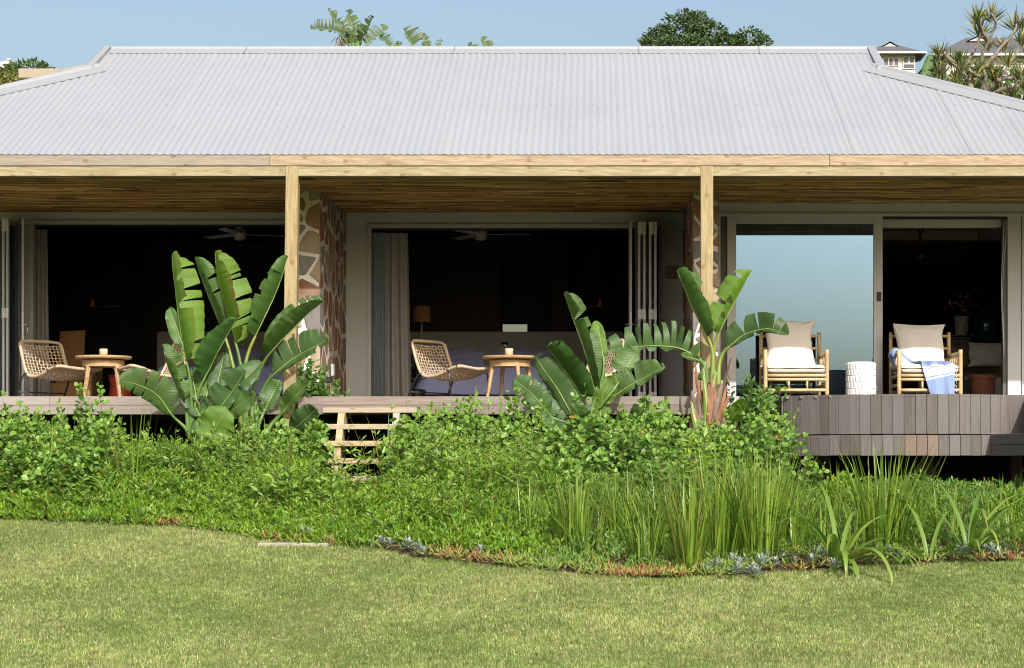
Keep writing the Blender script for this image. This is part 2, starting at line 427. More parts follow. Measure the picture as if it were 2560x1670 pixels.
def lawn_mat():
    m, nd, lk, b = newmat('lawn_ground')
    mp = coords(nd, lk, rand=False)
    n = noise(nd, lk, mp, 1.1, 5); n2 = noise(nd, lk, mp, 70, 4, .7)
    r = ramp(nd, [(.3, (.12,.15,.045)), (.55, (.16,.17,.06)), (.75, (.21,.195,.09))]); lk.new(n.outputs[0], r.inputs[0])
    r2 = ramp(nd, [(.3, .6), (.7, 1.2)]); lk.new(n2.outputs[0], r2.inputs[0])
    lk.new(mix(nd, lk, 1.0, r.outputs[0], r2.outputs[0], 'MULTIPLY'), b.inputs['Base Color'])
    b.inputs['Roughness'].default_value = .9; b.inputs['Specular IOR Level'].default_value = .1
    bump(nd, lk, n2.outputs[0], b, .8, .02)
    return m
lawn = MB().grid(rows).build('lawn', lawn_mat(), smooth=True); tag(lawn, kind='structure')

EDGE = [(-500,1296),(0,1303),(200,1308),(350,1315),(450,1318),(560,1335),(650,1352),(760,1365),(860,1368),(960,1378),(1060,1398),(1180,1410),(1280,1425),(1400,1437),(1500,1448),(1620,1452),(1750,1448),(1850,1440),(2000,1430),(2150,1420),(2300,1415),(2450,1412),(2560,1410),(3000,1405)]
def ground_Y(py):
    Ys = np.linspace(10, 23, 1301); p = CY - gz(Ys)*F/Ys
    return float(np.interp(-py, -p, Ys))     # p falls with distance
EX, EYY = [], []
for px, py in EDGE:
    Y = ground_Y(py); EX.append(XX(px, Y)); EYY.append(Y)
EX = np.array(EX); EYY = np.array(EYY)
def edge_Y(X): return np.interp(X, EX, EYY)
# planted bed: one sheet of dark soil lying on the ground
bx = np.linspace(-8.5, 6.5, 121); R = []
for k in np.linspace(0, 1, 26):
    R.append([(x, y, float(gz(y)) + (.03 + .02*math.sin(x*5+y*3)*math.sin(y*6) if k > .02 else -.02)) for x in bx for y in [float(edge_Y(x)) + .03*math.sin(x*7) + k*(25.5-float(edge_Y(x)))]])
bed = MB().grid(R).build('garden_bed', MAT['soil'], smooth=True); tag(bed, kind='structure')
# planted dune behind the photographer, seen only as a reflection in the sliding door
dr = []
for j, v in enumerate(np.linspace(0, 1, 9)):
    dr.append([(x, -24 - 10*v, -1.9 + 4.9*math.sin(math.pi*v)**.8*(1+.03*math.sin(x*.9+v*3)+.025*math.sin(x*2.3)+.02*math.sin(x*5.1))) for x in np.linspace(-70, 70, 421)])
dune = MB().grid(dr).build('dune', pmat('dune_scrub', (.05,.075,.025), (.02,.035,.012), 4, .95, .8, 6, spec=.05), smooth=False); tag(dune, kind='structure')
# concrete slab flush with the lawn at the bed's edge
sl = W(742, 1363, ground_Y(1363))
slab = MB().obox((sl.x, sl.y+.02, sl.z+.003), (.33,0,0), (0,.11,0), (0,0,.02)).build('paving_slab', pmat('pale_concrete', (.36,.32,.26), (.22,.195,.155), 14, .9, .4, 60), bevel=.006)
tag(slab, 'pale concrete paving slab lying at the lawn edge below the steps', 'slab')

# ================================================================== house
DK = .732                                     # deck and floor level
house = thing('house', 'single storey house with pale corrugated roof and deep timber veranda', 'house', (-1.3, 26.4, -.3))
TP, YE, ZE, YR, YG = .473, 22.152, 3.292, 26.20, 25.38
XL, XR = -6.06, 3.43
def roof_z(Y): return ZE + TP*(Y-YE)
def top_Y(x):
    if x < XL: return YG + (x-XL)
    if x > XR: return YG - (x-XR)
    return YR
PITCH = .078; COVER = PITCH*8
# rear and end slopes are the roof part itself; the front sheets are its pieces
YB = 2*YR-YE; m = MB()
m.add([(XL,YR,roof_z(YR)),(XR,YR,roof_z(YR)),(XR+YG-YE,YB,ZE),(XL-(YG-YE),YB,ZE),(XL,2*YR-YG,roof_z(YG)),(XR,2*YR-YG,roof_z(YG))], [(0,4,3,2,5,1)])
for sx, x0 in ((-1, XL), (1, XR)):
    d = YG-YE
    m.add([(x0,YG,roof_z(YG)),(x0,2*YR-YG,roof_z(YG)),(x0+sx*d,YB,ZE),(x0+sx*d,YE,ZE)], [(0,1,2,3)])
roof = m.build('roof', MAT['roof'], house)
screws = MB()
i0 = int(math.floor((-9.3-2.79)/COVER)); i1 = int(math.ceil((6.6-2.79)/COVER))
for i in range(i0, i1):
    xa = 2.79 + i*COVER; m = MB(); A, B = [], []
    ns = 8*10
    lift = rnd(-.0008, .0008)
    for k in range(-5, ns+1):
        x = xa + k*COVER/ns
        yt = max(top_Y(x), YE+.02)
        c = .0042*math.cos(2*math.pi*(x-2.79)/PITCH)
        up = .0045*max(0, 1-(k+5)/9.0) + lift
        A.append((x, YE, ZE+c+up)); B.append((x, yt, roof_z(yt)+c+up))
    m.grid([A, B]).build('roof_sheet', MAT['roof'], roof, smooth=True)
    for row in (.16, .92, 1.72, 2.52, 3.30, 4.02):
        for q in (1, 4, 6):
            x = xa + q*PITCH; y = YE+row
            if y < top_Y(x)-.3 and XX(-60, y) < x < XX(2620, y):
                screws.obox((x, y, roof_z(y)+.012), (.006,0,0), (0,.006,.003), (0,0,.004))
s = screws.build('roof_screws', MAT['screw'], roof); tag(s, kind='stuff')
for sx, x0 in ((-1, XL), (1, XR)):
    m = MB(); m.add([(x0-sx*.02,YG,roof_z(YG)-.02),(x0-sx*.02,2*YR-YG,roof_z(YG)-.02),(x0-sx*.02,YR,roof_z(YR)-.03)], [(0,1,2)]); m.build('gablet', MAT['cap'], roof)
# ridge capping in lengths, hip capping, barge flashing
zr = roof_z(YR)
def ridge_len(x0, x1):
    m = MB()
    pf = [(-.20, -.20*TP+.0056), (-.20, -.20*TP+.0096), (-.034, -.034*TP+.019)] + [(.032*-math.cos(a), .012+.030*math.sin(a)) for a in np.linspace(.25, math.pi-.25, 9)] + [(.034, -.034*TP+.019), (.20, -.20*TP+.0155)]
    m.grid([[(x, YR+a, zr+b) for a, b in pf] for x in (x0, x1)])
    m.build('ridge_cap', MAT['cap'], roof, smooth=False)
cuts = [XL+.03, -4.35, -1.75, .55, 2.05, XR-.03]
for a, b in zip(cuts[:-1], cuts[1:]): ridge_len(a, b+.012)
for sx, x0 in ((-1, XL), (1, XR)):
    # hip: straight down from the gablet foot to the corner; the front flange lies on the sheets
    m = MB(); L = []
    nseg = 2
    for k in range(nseg+1):
        d = (YG-YE+.1)*k/nseg - .03*(k == 0)
        x = x0 + sx*d; y = YG-d
        z = roof_z(y)
        fx = -sx*.7071; fy = -.7071                    # across the hip, towards the front slope
        # flange edge on the front slope plane
        row = []
        for w, hz in ((.235, .0072), (.235, .0112), (.055, .026)):
            yy = y + fy*w; xx = x + fx*w
            row.append((xx, yy, roof_z(yy)+hz))
        for a in np.linspace(.2, math.pi-.2, 9):
            row.append((x + fx*.05*math.cos(a), y + fy*.05*math.cos(a), z+.010+.042*math.sin(a)))
        for w, hz in ((.055, .026), (.235, .017)):
            row.append((x-fx*w, y-fy*w, z - TP*.7071*w + hz))
        L.append(row)
    m.grid(L); m.build('hip_cap', MAT['cap'], roof)
    # barge flashing: boxed edge of the gablet
    m = MB()
    for yb in ((YR+.05, YG-.10),):
        P = []
        for y in yb:
            z = roof_z(min(y, YR)) + (0 if y <= YR else 0)
            P.append([(x0-sx*.012-.0, y, z-.03), (x0-sx*.012, y, z+.055), (x0-sx*-.06, y, z+.062), (x0+sx*.095, y, z+.045), (x0+sx*.095, y, z-.05)])
        m.grid(P)
        for r_, fl in ((0, False), (1, True)):
            n0 = len(m.v); m.v.extend(P[r_]); m.f.append(tuple(n0+k for k in range(5)) if fl else tuple(n0+k for k in range(5))[::-1])
    m.build('barge_flashing', MAT['cap'], roof)

# fascia boards (upper row) and beams (lower row)
zf0, zf1 = 3.176, 3.2965
for a, b, mk in ((-9.4, XX(675,22.17)-.003, 'pine_grey'), (XX(675,22.17), XX(2074,22.17)-.003, 'pine_pink'), (XX(2074,22.17), 6.7, 'pine_pink')):
    box_part('fascia_board', MAT[mk], house, a, b, 22.160, 22.21, zf0, zf1, .003)
PXL, PXR = XX(731, 22.2), XX(1767, 22.2)
for a, b in ((-9.4, PXL-.002), (PXL+.002, PXR-.002), (PXR+.002, 6.7)):
    box_part('beam', MAT['pine'], house, a, b, 22.174, 22.30, 3.068, 3.1755, .003)
def post(x, lean):
    m = MB(); zt, zb = 3.1745, -.42
    for z, dx in ((zb, lean), (zt, 0)):
        pass
    P = lambda dx, z: [(x-.066+dx, 22.164, z), (x+.066+dx, 22.164, z), (x+.066+dx, 22.315, z), (x-.066+dx, 22.315, z)]
    m.add(P(lean, zb)+P(0, zt), [(0,3,2,1),(4,5,6,7),(0,1,5,4),(1,2,6,5),(2,3,7,6),(3,0,4,7)])
    m.build('post', MAT['post'], house, bevel=.005)
# the post tops are let into the beam: cut the beam line in front of them
post(PXL, -.042); post(PXR, -.004); post(PXL-4.45, 0); post(PXR+4.45, 0)

# ---- reed ceiling: every reed is a half-round stick, lengths laid end to end
def ceil_z(Y): return (572 + 150*Y/22.2)/235
rv, rf, rt = [], [], []
y = 22.37
while y < 26.25:
    x = -9.2 + rnd(0, 1.5)
    while x < 6.5:
        l = min(rnd(.35, 1.5), 6.5-x)
        if (y < 25.08 or x + l < 1.35) and random.random() > .05:
            r_ = rnd(.0045, .0085); z = float(ceil_z(y)) + rnd(-.012, .003); dz = rnd(-.009, .009); dy = rnd(-.009, .009)
            n = len(rv)
            for q in (0, 1):
                xx = x + q*l
                rv += [(xx, y-r_+dy*q, z+dz*q), (xx, y-r_*.5+dy*q, z-r_*.9+dz*q), (xx, y+r_*.5+dy*q, z-r_*.9+dz*q), (xx, y+r_+dy*q, z+dz*q)]
            rf += [(n,n+4,n+5,n+1), (n+1,n+5,n+6,n+2), (n+2,n+6,n+7,n+3)]
            b_ = rnd(.3, 1.5); c = random.choice([(.42,.265,.095), (.34,.205,.07), (.46,.31,.13), (.20,.115,.045), (.38,.25,.08)])
            rt += [tuple(k*b_ for k in c)]*8
        x += l*rnd(.86, 1.0)
    y += .0095
# loose strands hanging along the wall
for k in range(150):
    x = rnd(-8.5, 6.2); yw = 24.97 if x > 1.45 else 26.16
    if -3.5 < x < -3.05 or 1.05 < x < 1.45: continue
    z = float(ceil_z(yw)) + .01; h = rnd(.02, .13)*(1 if random.random() < .4 else .4); dx = rnd(-.04, .04); n = len(rv)
    rv += [(x, yw, z), (x+.004, yw, z), (x+dx*.6, yw-.01, z-h*.6), (x+dx*.6+.003, yw-.01, z-h*.6), (x+dx*1.3, yw-.004, z-h)]
    rf += [(n, n+1, n+3, n+2)]; rt += [(.10,.06,.02)]*5
    rf += [(n+2, n+3, n+4, n+4)] if False else []
rc = np_mesh('reed_ceiling', np.array(rv), np.array(rf), MAT['reed'], np.array(rt), house); tag(rc, kind='stuff')
m = MB()
m.add([(-9.3,22.34,float(ceil_z(22.34))+.012), (6.6,22.34,float(ceil_z(22.34))+.012), (6.6,26.3,float(ceil_z(26.3))+.012), (-9.3,26.3,float(ceil_z(26.3))+.012)], [(0,1,2,3)])
m.build('ceiling_backing', pmat('dark_backing', (.05,.035,.02), None, 5, .9), house)

# ---- stone piers
def clip(poly, a, b, c):
    """keep a*x+b*y<=c"""
    out = []
    for i in range(len(poly)):
        p, q = poly[i], poly[(i+1) % len(poly)]
        dp, dq = a*p[0]+b*p[1]-c, a*q[0]+b*q[1]-c
        if dp <= 0: out.append(p)
        if dp*dq < 0:
            t = dp/(dp-dq); out.append((p[0]+t*(q[0]-p[0]), p[1]+t*(q[1]-p[1])))
    return out
def stones(parent, w, h, n, place, seed, bias=None, aspect=1.0, proud=(.012, .024), joint=(.014, .034)):
    """random rubble on a w x h face; place(u, v, d) gives the point at depth d proud of the face"""
    rs = random.Random(seed); pts = []
    tries = 0
    mind = math.sqrt(w*h/n)*.62
    while len(pts) < n and tries < 4000:
        tries += 1
        p = (rs.uniform(-.01, w+.01), rs.uniform(0, h))
        if all(math.hypot((p[0]-q[0]), (p[1]-q[1])*aspect) > mind for q in pts): pts.append(p)
    for i, p in enumerate(pts):
        poly = [(-.05,0), (w+.05,0), (w+.05,h), (-.05,h)]
        for j, q in enumerate(pts):
            if i == j: continue
            a, b = q[0]-p[0], (q[1]-p[1])*aspect**2
            mx, my = (p[0]+q[0])/2, (p[1]+q[1])/2
            poly = clip(poly, a, b, a*mx+b*my)
            if len(poly) < 3: break
        if len(poly) < 3: continue
        cx = sum(q[0] for q in poly)/len(poly); cy_ = sum(q[1] for q in poly)/len(poly)
        sh = rs.uniform(*joint); out = []
        for k in range(len(poly)):
            a, b = poly[k], poly[(k+1) % len(poly)]
            for t in (0.0, .34, .67):
                q = (a[0]+(b[0]-a[0])*t, a[1]+(b[1]-a[1])*t)
                dx, dy = cx-q[0], cy_-q[1]; l = math.hypot(dx, dy) or 1
                f = (min(sh*(1.55 if t == 0 else 1.0)+rs.uniform(-.004, .006), l*.5))/l
                out.append((min(max(q[0]+dx*f, -.012), w+.012), q[1]+dy*f))
        d = rs.uniform(*proud); m = MB(); N = len(out)
        inner = [(u+(cx-u)*.09, v+(cy_-v)*.09) for u, v in out]
        V = [place(u, v, -.02) for u, v in out] + [place(u, v, d*.6) for u, v in out] + [place(u, v, d+rs.uniform(-.003, .003)) for u, v in inner] + [place(cx, cy_, d+.004)]
        Fc = []
        for k in range(N):
            k2 = (k+1) % N
            Fc += [(k, k2, N+k2, N+k), (N+k, N+k2, 2*N+k2, 2*N+k), (2*N+k, 2*N+k2, 3*N)]
        m.add(V, Fc)
        mk = rs.choices([0,1,2,3,4], bias or [2.2,3,2,1.6,2])[0]
        m.build('stone', MAT['stone%d' % mk], parent)
zt = 3.24
def pier(xa, xb, seed):
    p = MB().box(xa+.012, xb-.012, 23.66, 26.2, -.4, zt).build('stone_pier', MAT['mortar'], house)
    h = zt-.30; z0 = .30; w = xb-xa
    stones(p, w-.02, h, 24, lambda u, v, d: (xa+.01+u, 23.66-d, z0+v), seed, [.7,1.4,2.6,3.0,2.4])
    stones(p, 2.5, h, 58, lambda u, v, d: (xb-.012+d, 23.68+u, z0+v), seed+1, [1.3,2.6,2.6,2.0,2.4], proud=(.004, .009), joint=(.030, .055))
    stones(p, 2.5, h, 46, lambda u, v, d: (xa+.012-d, 23.68+u, z0+v), seed+2, [1.2,3.6,1.0,1.6,3], proud=(.006, .016), joint=(.02, .04))
pier(XX(722,23.65), XX(800,23.65), 5)
pier(XX(1732,23.65), XX(1797,23.65), 11)
# small black outdoor lamps on the piers
def pier_light(x, y, z, label):
    t = thing('wall_light', label, 'wall light', (x, y, z))
    MB().box(x-.045, x+.045, y-.05, y+.02, z-.06, z+.06).build('housing', MAT['track'], t, bevel=.008)
    MB().box(x-.03, x+.03, y-.056, y-.0505, z-.02, z+.035).build('lens', pmat('frosted_lens', (.55,.56,.56), None, 4, .3), t, bevel=.003)
pier_light(XX(1772,23.5), 23.52, ZZ(878,23.55), 'small black outdoor light on the stone pier behind the right post')
q = MB().box(XX(800,23.6)-.01, XX(800,23.6)+.09, 23.9, 23.98, ZZ(957,23.9), ZZ(942,23.9)).build('wall_light', MAT['track'], bevel=.01)
tag(q, 'small black light on the side of the left stone pier', 'wall light')
q = MB().box(XX(800,23.6)+.0, XX(800,23.6)+.035, 24.55, 24.68, ZZ(940,24.6), ZZ(910,24.6)).build('cover_plate', pmat('grey_plastic', (.42,.42,.42), None, 3, .5), bevel=.004)
tag(q, 'grey weatherproof switch cover on the left stone pier', 'switch')

# ---- facade walls, centre and left room at 26.2, right room at 25.0
WY = 26.2
def wallbox(x0, x1, z0, z1, y0=WY, y1=WY+.16, name='wall', mk='wall', bev=.002): return box_part(name, MAT[mk], house, x0, x1, y0, y1, z0, z1, bev)
oL, oR = XX(928, WY), XX(1588, WY); HB = 2.975
wallbox(XX(862,WY)-.1, oL-.05, .55, 3.3); wallbox(oR+.05, XX(1705,WY)+.15, .55, 3.3); wallbox(oL-.05, oR+.05, HB+.05, 3.3, WY+.003)
for a in ((oL-.05, oL, .73, HB), (oR, oR+.05, .73, HB), (oL-.05, oR+.05, HB, HB+.05)):
    box_part('door_frame', MAT['frame'], house, a[0], a[1], WY-.02, WY+.12, a[2], a[3], .003)
box_part('door_track', MAT['track'], house, oL, oR, WY+.02, WY+.08, HB-.022, HB-.0005, 0)
l0, l1, HL = XX(84, WY), -3.5, 3.02
wallbox(-9.2, l0-.05, .55, 3.3); wallbox(l0-.05, -3.4, HL+.05, 3.3, WY+.003)
for a in ((l0-.05, l0, .73, HL), (l1, l1+.05, .73, HL), (l0-.05, l1+.05, HL, HL+.05)):
    box_part('door_frame', MAT['frame'], house, a[0], a[1], WY-.02, WY+.12, a[2], a[3], .003)
box_part('door_track', MAT['track'], house, l0, l1, WY+.02, WY+.08, HL-.022, HL-.0005, 0)
RY = 25.0
z_h = ZZ(540, RY)
wallbox(1.42, 6.4, z_h+.002, 3.26, RY, RY+.18); box_part('drip_ledge', MAT['wall'], house, 1.43, 6.4, RY-.02, RY-.001, ZZ(541,RY), ZZ(533,RY), .004)
wallbox(1.40, XX(1797,RY)+.02, .55, z_h, RY+.0, WY); box_part('door_recess', MAT['frame_dark'], house, XX(1797,RY)+.02, XX(1818,RY), RY+.05, RY+.14, DK, z_h, .002)
wallbox(1.42, 6.4, .45, DK-.035, RY+.01, RY+.18, 'wall_base')
box_part('door_sill', MAT['frame'], house, 1.45, 6.4, RY-.03, RY+.14, DK-.035, DK+.025, .003)
# sliding door leaf
def leaf_frame(x0, x1, z0, z1, y, st, name='sliding_door', thick=.05, glass='glass', gy=None, top=None, bot=None):
    top = top or st; bot = bot or st
    d = MB(); d.box(x0, x0+st, y, y+thick, z0, z1); d.box(x1-st, x1, y, y+thick, z0, z1); d.box(x0+st, x1-st, y+.001, y+thick-.001, z1-top, z1); d.box(x0+st, x1-st, y+.001, y+thick-.001, z0, z0+bot)
    o = d.build(name, MAT['frame'], house, bevel=.003)
    MB().box(x0+st-.004, x1-st+.004, y+thick*.45, y+thick*.55, z0+bot-.004, z1-top+.004).build('pane', MAT[glass], o)
    return o
sdoor = leaf_frame(XX(1818,RY), XX(2207,RY), DK+.025, z_h, RY+.01, .108, top=.09, bot=.075)
leaf_frame(XX(2125,RY)-.1, XX(2207,RY)+1.72-1.6, DK+.025, z_h, RY+.085, .09, glass='glass_dark') if False else None
MB().box(XX(2192,RY), XX(2203,RY), RY-.002, RY+.01, ZZ(753,RY), ZZ(730,RY)).build('handle', MAT['track'], sdoor, bevel=.003)
MB().box(XX(2140,RY), XX(2150,RY), RY+.08, RY+.12, DK+.03, z_h-.1).build('rear_stile', MAT['frame'], sdoor, bevel=.002)
MB().box(XX(2160,RY), XX(2182,RY), RY+.08, RY+.12, DK+.03, z_h-.1).build('rear_stile', MAT['frame'], sdoor, bevel=.002)
box_part('door_jamb', MAT['frame'], house, XX(2519,RY), XX(2552,RY), RY-.005, RY+.12, DK+.025, z_h, .003)
box_part('door_jamb', MAT['frame_dark'], house, XX(2508,RY), XX(2519,RY)-.001, RY+.03, RY+.12, DK+.025, z_h, .002)
box_part('door_track', MAT['track'], house, XX(2207,RY)+.002, XX(2519,RY)-.002, RY+.02, RY+.1, z_h-.03, z_h-.001, 0)
box_part('door_head', MAT['frame'], house, XX(2207,RY)+.002, XX(2508,RY)-.001, RY+.1, RY+.17, z_h-.12, z_h-.001, .003)
sd2 = leaf_frame(XX(2552,RY)+.02, 6.35, DK+.025, z_h, RY+.04, .09)
bl = thing('roller_blind', 'rolled up white blind above the open doorway of the right room', 'blind', (XX(2350,RY), RY+.2, z_h-.1))
MB().tube([(XX(2212,RY), RY+.2, z_h-.055), (XX(2500,RY), RY+.2, z_h-.055)], .03, 12).build('roll', pmat('white_blind', (.62,.61,.58), None, 5, .8), bl, smooth=True)
MB().box(XX(2212,RY), XX(2500,RY), RY+.17, RY+.178, z_h-.125, z_h-.055).build('fabric', MAT['hinge'], bl)
m = MB(); pts = []
for k in range(25):
    t = k/24; pts.append((XX(2509,RY)-.03*math.sin(t*math.pi)**2, RY-.02, z_h-.06-1.62*t))
m.tube(pts, .004, 5); m.tube([(p[0]+.03*(1-k/24), p[1], p[2]) for k, p in enumerate(pts)], .003, 5)
m.build('pull_cord', MAT['hinge'], bl, smooth=True)

# ---- folding doors
def fold_panel(x, y0, y1, z0, z1, dx=0.0, hinge=0, lock=False, side=1):
    """leaf standing out from the wall, its narrow edge to the garden"""
    m = MB(); w = .030; st = .055
    def bar(ya, yb, za, zb, xo=0):
        fa = (ya-y0)/(y1-y0); fb = (yb-y0)/(y1-y0)
        xa, xb = x+dx*fa, x+dx*fb
        m.add([(xa-w/2,ya,za),(xa+w/2,ya,za),(xb+w/2,yb,za),(xb-w/2,yb,za),(xa-w/2,ya,zb),(xa+w/2,ya,zb),(xb+w/2,yb,zb),(xb-w/2,yb,zb)], [(0,3,2,1),(4,5,6,7),(0,1,5,4),(1,2,6,5),(2,3,7,6),(3,0,4,7)])
    bar(y0, y0+st, z0, z1); bar(y1-st, y1, z0, z1); bar(y0+st+.0005, y1-st-.0005, z1-st, z1-.001); bar(y0+st+.0005, y1-st-.0005, z0+.001, z0+.09)
    o = m.build('folding_door', MAT['frame'], house, bevel=.002)
    g = MB(); g.add([(x, y0+st, z0+.09), (x+dx, y1-st, z0+.09), (x+dx, y1-st, z1-st), (x, y0+st, z1-st)], [(0,1,2,3)]); g.build('pane', MAT['glass_dark'], o)
    if hinge:
        for zc, hh in ((z1-.08, .075), ((z0+z1)/2-.02, .06), (z0+.09, .06)):
            hb = MB(); hb.box(x-w/2-.002 if hinge > 0 else x-w/2-.006, x+w/2+.002 if hinge < 0 else x+w/2+.006, y0-.006, y0-.0005, zc-hh, zc+hh)
            hb.tube([(x+hinge*(w/2+.012), y0-.008, zc-hh), (x+hinge*(w/2+.012), y0-.008, zc+hh)], .009, 8)
            hb.build('hinge', MAT['hinge'], o)
    if lock:
        lb = MB(); zc = z0+.95
        lb.box(x-.012, x+.012, y0-.004, y0-.0005, zc-.17, zc+.17); lb.build('lock_plate', MAT['hinge'], o, bevel=.001)
        hb = MB(); hb.tube([(x-.065, y0+.03, zc+.02), (x+.065, y0+.03, zc+.02)], .008, 8); hb.tube([(x+.065, y0+.03, zc+.02), (x+.065, y0-.02, zc+.02), (x+.065, y0-.03, zc-.10)], .008, 8); hb.tube([(x-.045, y0+.03, zc-.13), (x+.05, y0+.03, zc-.13)], .006, 8)
        hb.build('handle', MAT['steel'], o, smooth=True)
FY0, FY1 = 25.46, 26.16
for px, hg, lk_ in ((1577, 0, True), (1598, 1, False), (1611, -1, False), (1625.5, 1, False), (1638.5, -1, False)):
    fold_panel(XX(px, FY0), FY0, FY1, DK+.02, HB-.004, 0, hg, lk_)
box_part('door_frame', MAT['track'], house, XX(1647,FY0), XX(1652,FY0), FY0+.1, FY1, DK+.02, HB-.05, .002)
for px, hg, lk_ in ((8, 1, False), (18, -1, False), (57, 0, True), (-12, 0, False)):
    fold_panel(XX(px, 25.52), 25.52, FY1, DK+.02, HL-.004, -.13 if px == 57 else -.02, hg, lk_)

# ---- rooms
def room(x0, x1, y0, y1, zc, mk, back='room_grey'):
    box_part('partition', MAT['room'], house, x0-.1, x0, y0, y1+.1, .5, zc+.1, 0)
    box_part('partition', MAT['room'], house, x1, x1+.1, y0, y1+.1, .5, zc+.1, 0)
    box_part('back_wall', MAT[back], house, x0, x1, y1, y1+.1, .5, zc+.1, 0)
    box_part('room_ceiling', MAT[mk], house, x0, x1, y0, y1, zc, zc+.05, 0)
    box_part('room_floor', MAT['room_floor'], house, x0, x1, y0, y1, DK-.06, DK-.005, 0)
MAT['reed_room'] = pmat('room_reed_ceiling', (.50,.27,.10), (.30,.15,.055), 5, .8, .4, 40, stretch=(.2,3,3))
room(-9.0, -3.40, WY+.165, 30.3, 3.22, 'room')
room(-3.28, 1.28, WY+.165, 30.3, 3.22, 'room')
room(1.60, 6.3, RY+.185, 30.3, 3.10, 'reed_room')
MAT['beam_in'] = pmat('dim_white_beam', (.50,.44,.38), None, 3, .7)
box_part('ceiling_beam', MAT['beam_in'], house, 1.62, 6.28, 27.6, 27.75, 2.98, 3.098, .004)
box_part('ceiling_beam', MAT['beam_in'], house, 5.05, 5.2, 25.2, 27.59, 2.98, 3.097, .004)
# partition with doorway behind the centre bed
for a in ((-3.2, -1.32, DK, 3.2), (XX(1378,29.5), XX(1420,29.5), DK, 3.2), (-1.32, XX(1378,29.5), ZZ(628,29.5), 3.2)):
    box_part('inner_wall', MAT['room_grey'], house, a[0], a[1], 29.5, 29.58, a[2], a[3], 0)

# dark walls added below the floor; their black stands for the void's shade
MAT['void_dark'] = pmat('void_black', (.03,.028,.026), None, 4, .95, spec=.1)
box_part('void_screen', MAT['void_dark'], house, -9.0, 1.4, 26.0, 26.15, -.6, DK-.2, 0)
box_part('void_screen', MAT['void_dark'], house, 1.41, 6.3, 24.3, 24.45, -.6, DK-.05, 0)
box_part('void_screen', MAT['void_dark'], house, 6.0, 6.15, 21.8, 24.29, -.6, DK-.25, 0)
# ================================================================== decks and steps
def deck(name, label, x0, x1, loc):
    t = thing(name, label, 'deck', loc)
    L = [x0]
    while L[-1] < x1-1.6: L.append(min(L[-1]+rnd(2.2, 3.4), x1))
    if L[-1] < x1: L[-1] = x1
    for zt_, zb in ((DK-.002, DK-.093), (DK-.0965, DK-.192)):
        for a, b in zip(L[:-1], L[1:]):
            box_part('edge_board', MAT['deck'], t, a+.001, b-.001, 21.98, 22.03, zb, zt_, .004)
    bw = .138; y = 22.032
    me = MB().box(x0+.002, x1-.002, 0, bw-.006, DK-.03, DK-.001).mesh('board', MAT['deck'], bevel=.002)
    k = 0
    while y + bw < WY-.02:
        o = bpy.data.objects.new('board', me); link(o, t)
        o.location = (0, y, 0); y += bw; k += 1
    for yb in (22.25, 24.0, 25.8):
        box_part('bearer', MAT['twig'], t, x0+.05, x1-.05, yb, yb+.07, DK-.19, DK-.032, 0)
        n = max(2, int((x1-x0)/1.6))
        for i in range(n+1):
            x = x0+.12+(x1-x0-.24)*i/n
            box_part('support', MAT['twig'], t, x-.05, x+.05, yb+.075, yb+.17, -.45, DK-.035, 0)
    return t
deck('timber_deck', 'grey timber veranda deck in front of the left room', -9.0, PXL-.10, (-6, 24, -.35))
deck('timber_deck', 'grey brown timber veranda deck in front of the middle room', PXL+.09, XX(1737,22), (-1, 24, -.35))

# steps up to the middle deck
st = thing('garden_steps', 'pale open timber steps climbing from the bed to the deck', 'steps', (XX(920,10.6*2), 21.3, -.4))
sc = XX(921, 21.7)
TR = [(1019,21.82,.49),(1060,21.60,.44),(1102,21.38,.44),(1146,21.16,.44),(1190,20.95,.44)]
for i, (py, y, hw) in enumerate(TR):
    z1 = ZZ(py, y)
    box_part('tread', MAT['tread'], st, sc-hw+.02*(i==2), sc+hw, y, y+.19, z1-.055, z1, .005)
for sx in (-1, 1):
    x = sc+sx*.285
    m = MB(); z0 = ZZ(1019,21.82)-.055
    pr = []
    y0_, y1_ = 20.98, 21.93
    zz0 = ZZ(1190, 20.95)-.06
    m.add([(x-.034,20.97,zz0-.22),(x+.034,20.97,zz0-.22),(x+.034,21.30,zz0-.22),(x-.034,21.30,zz0-.22),(x-.034,21.75,z0),(x+.034,21.75,z0),(x+.034,21.98,z0),(x-.034,21.98,z0)], [(0,3,2,1),(4,5,6,7),(0,1,5,4),(1,2,6,5),(2,3,7,6),(3,0,4,7)])
    for i, (py, y, hw) in enumerate(TR):
        z1 = ZZ(py, y)-.0555
        zl = ZZ(TR[i+1][0], TR[i+1][1]) if i+1 < len(TR) else z1-.2
        m.box(x-.0335, x+.0335, y+.03, y+.20, zl+.001, z1)
    m.build('stringer', MAT['tread'], st)

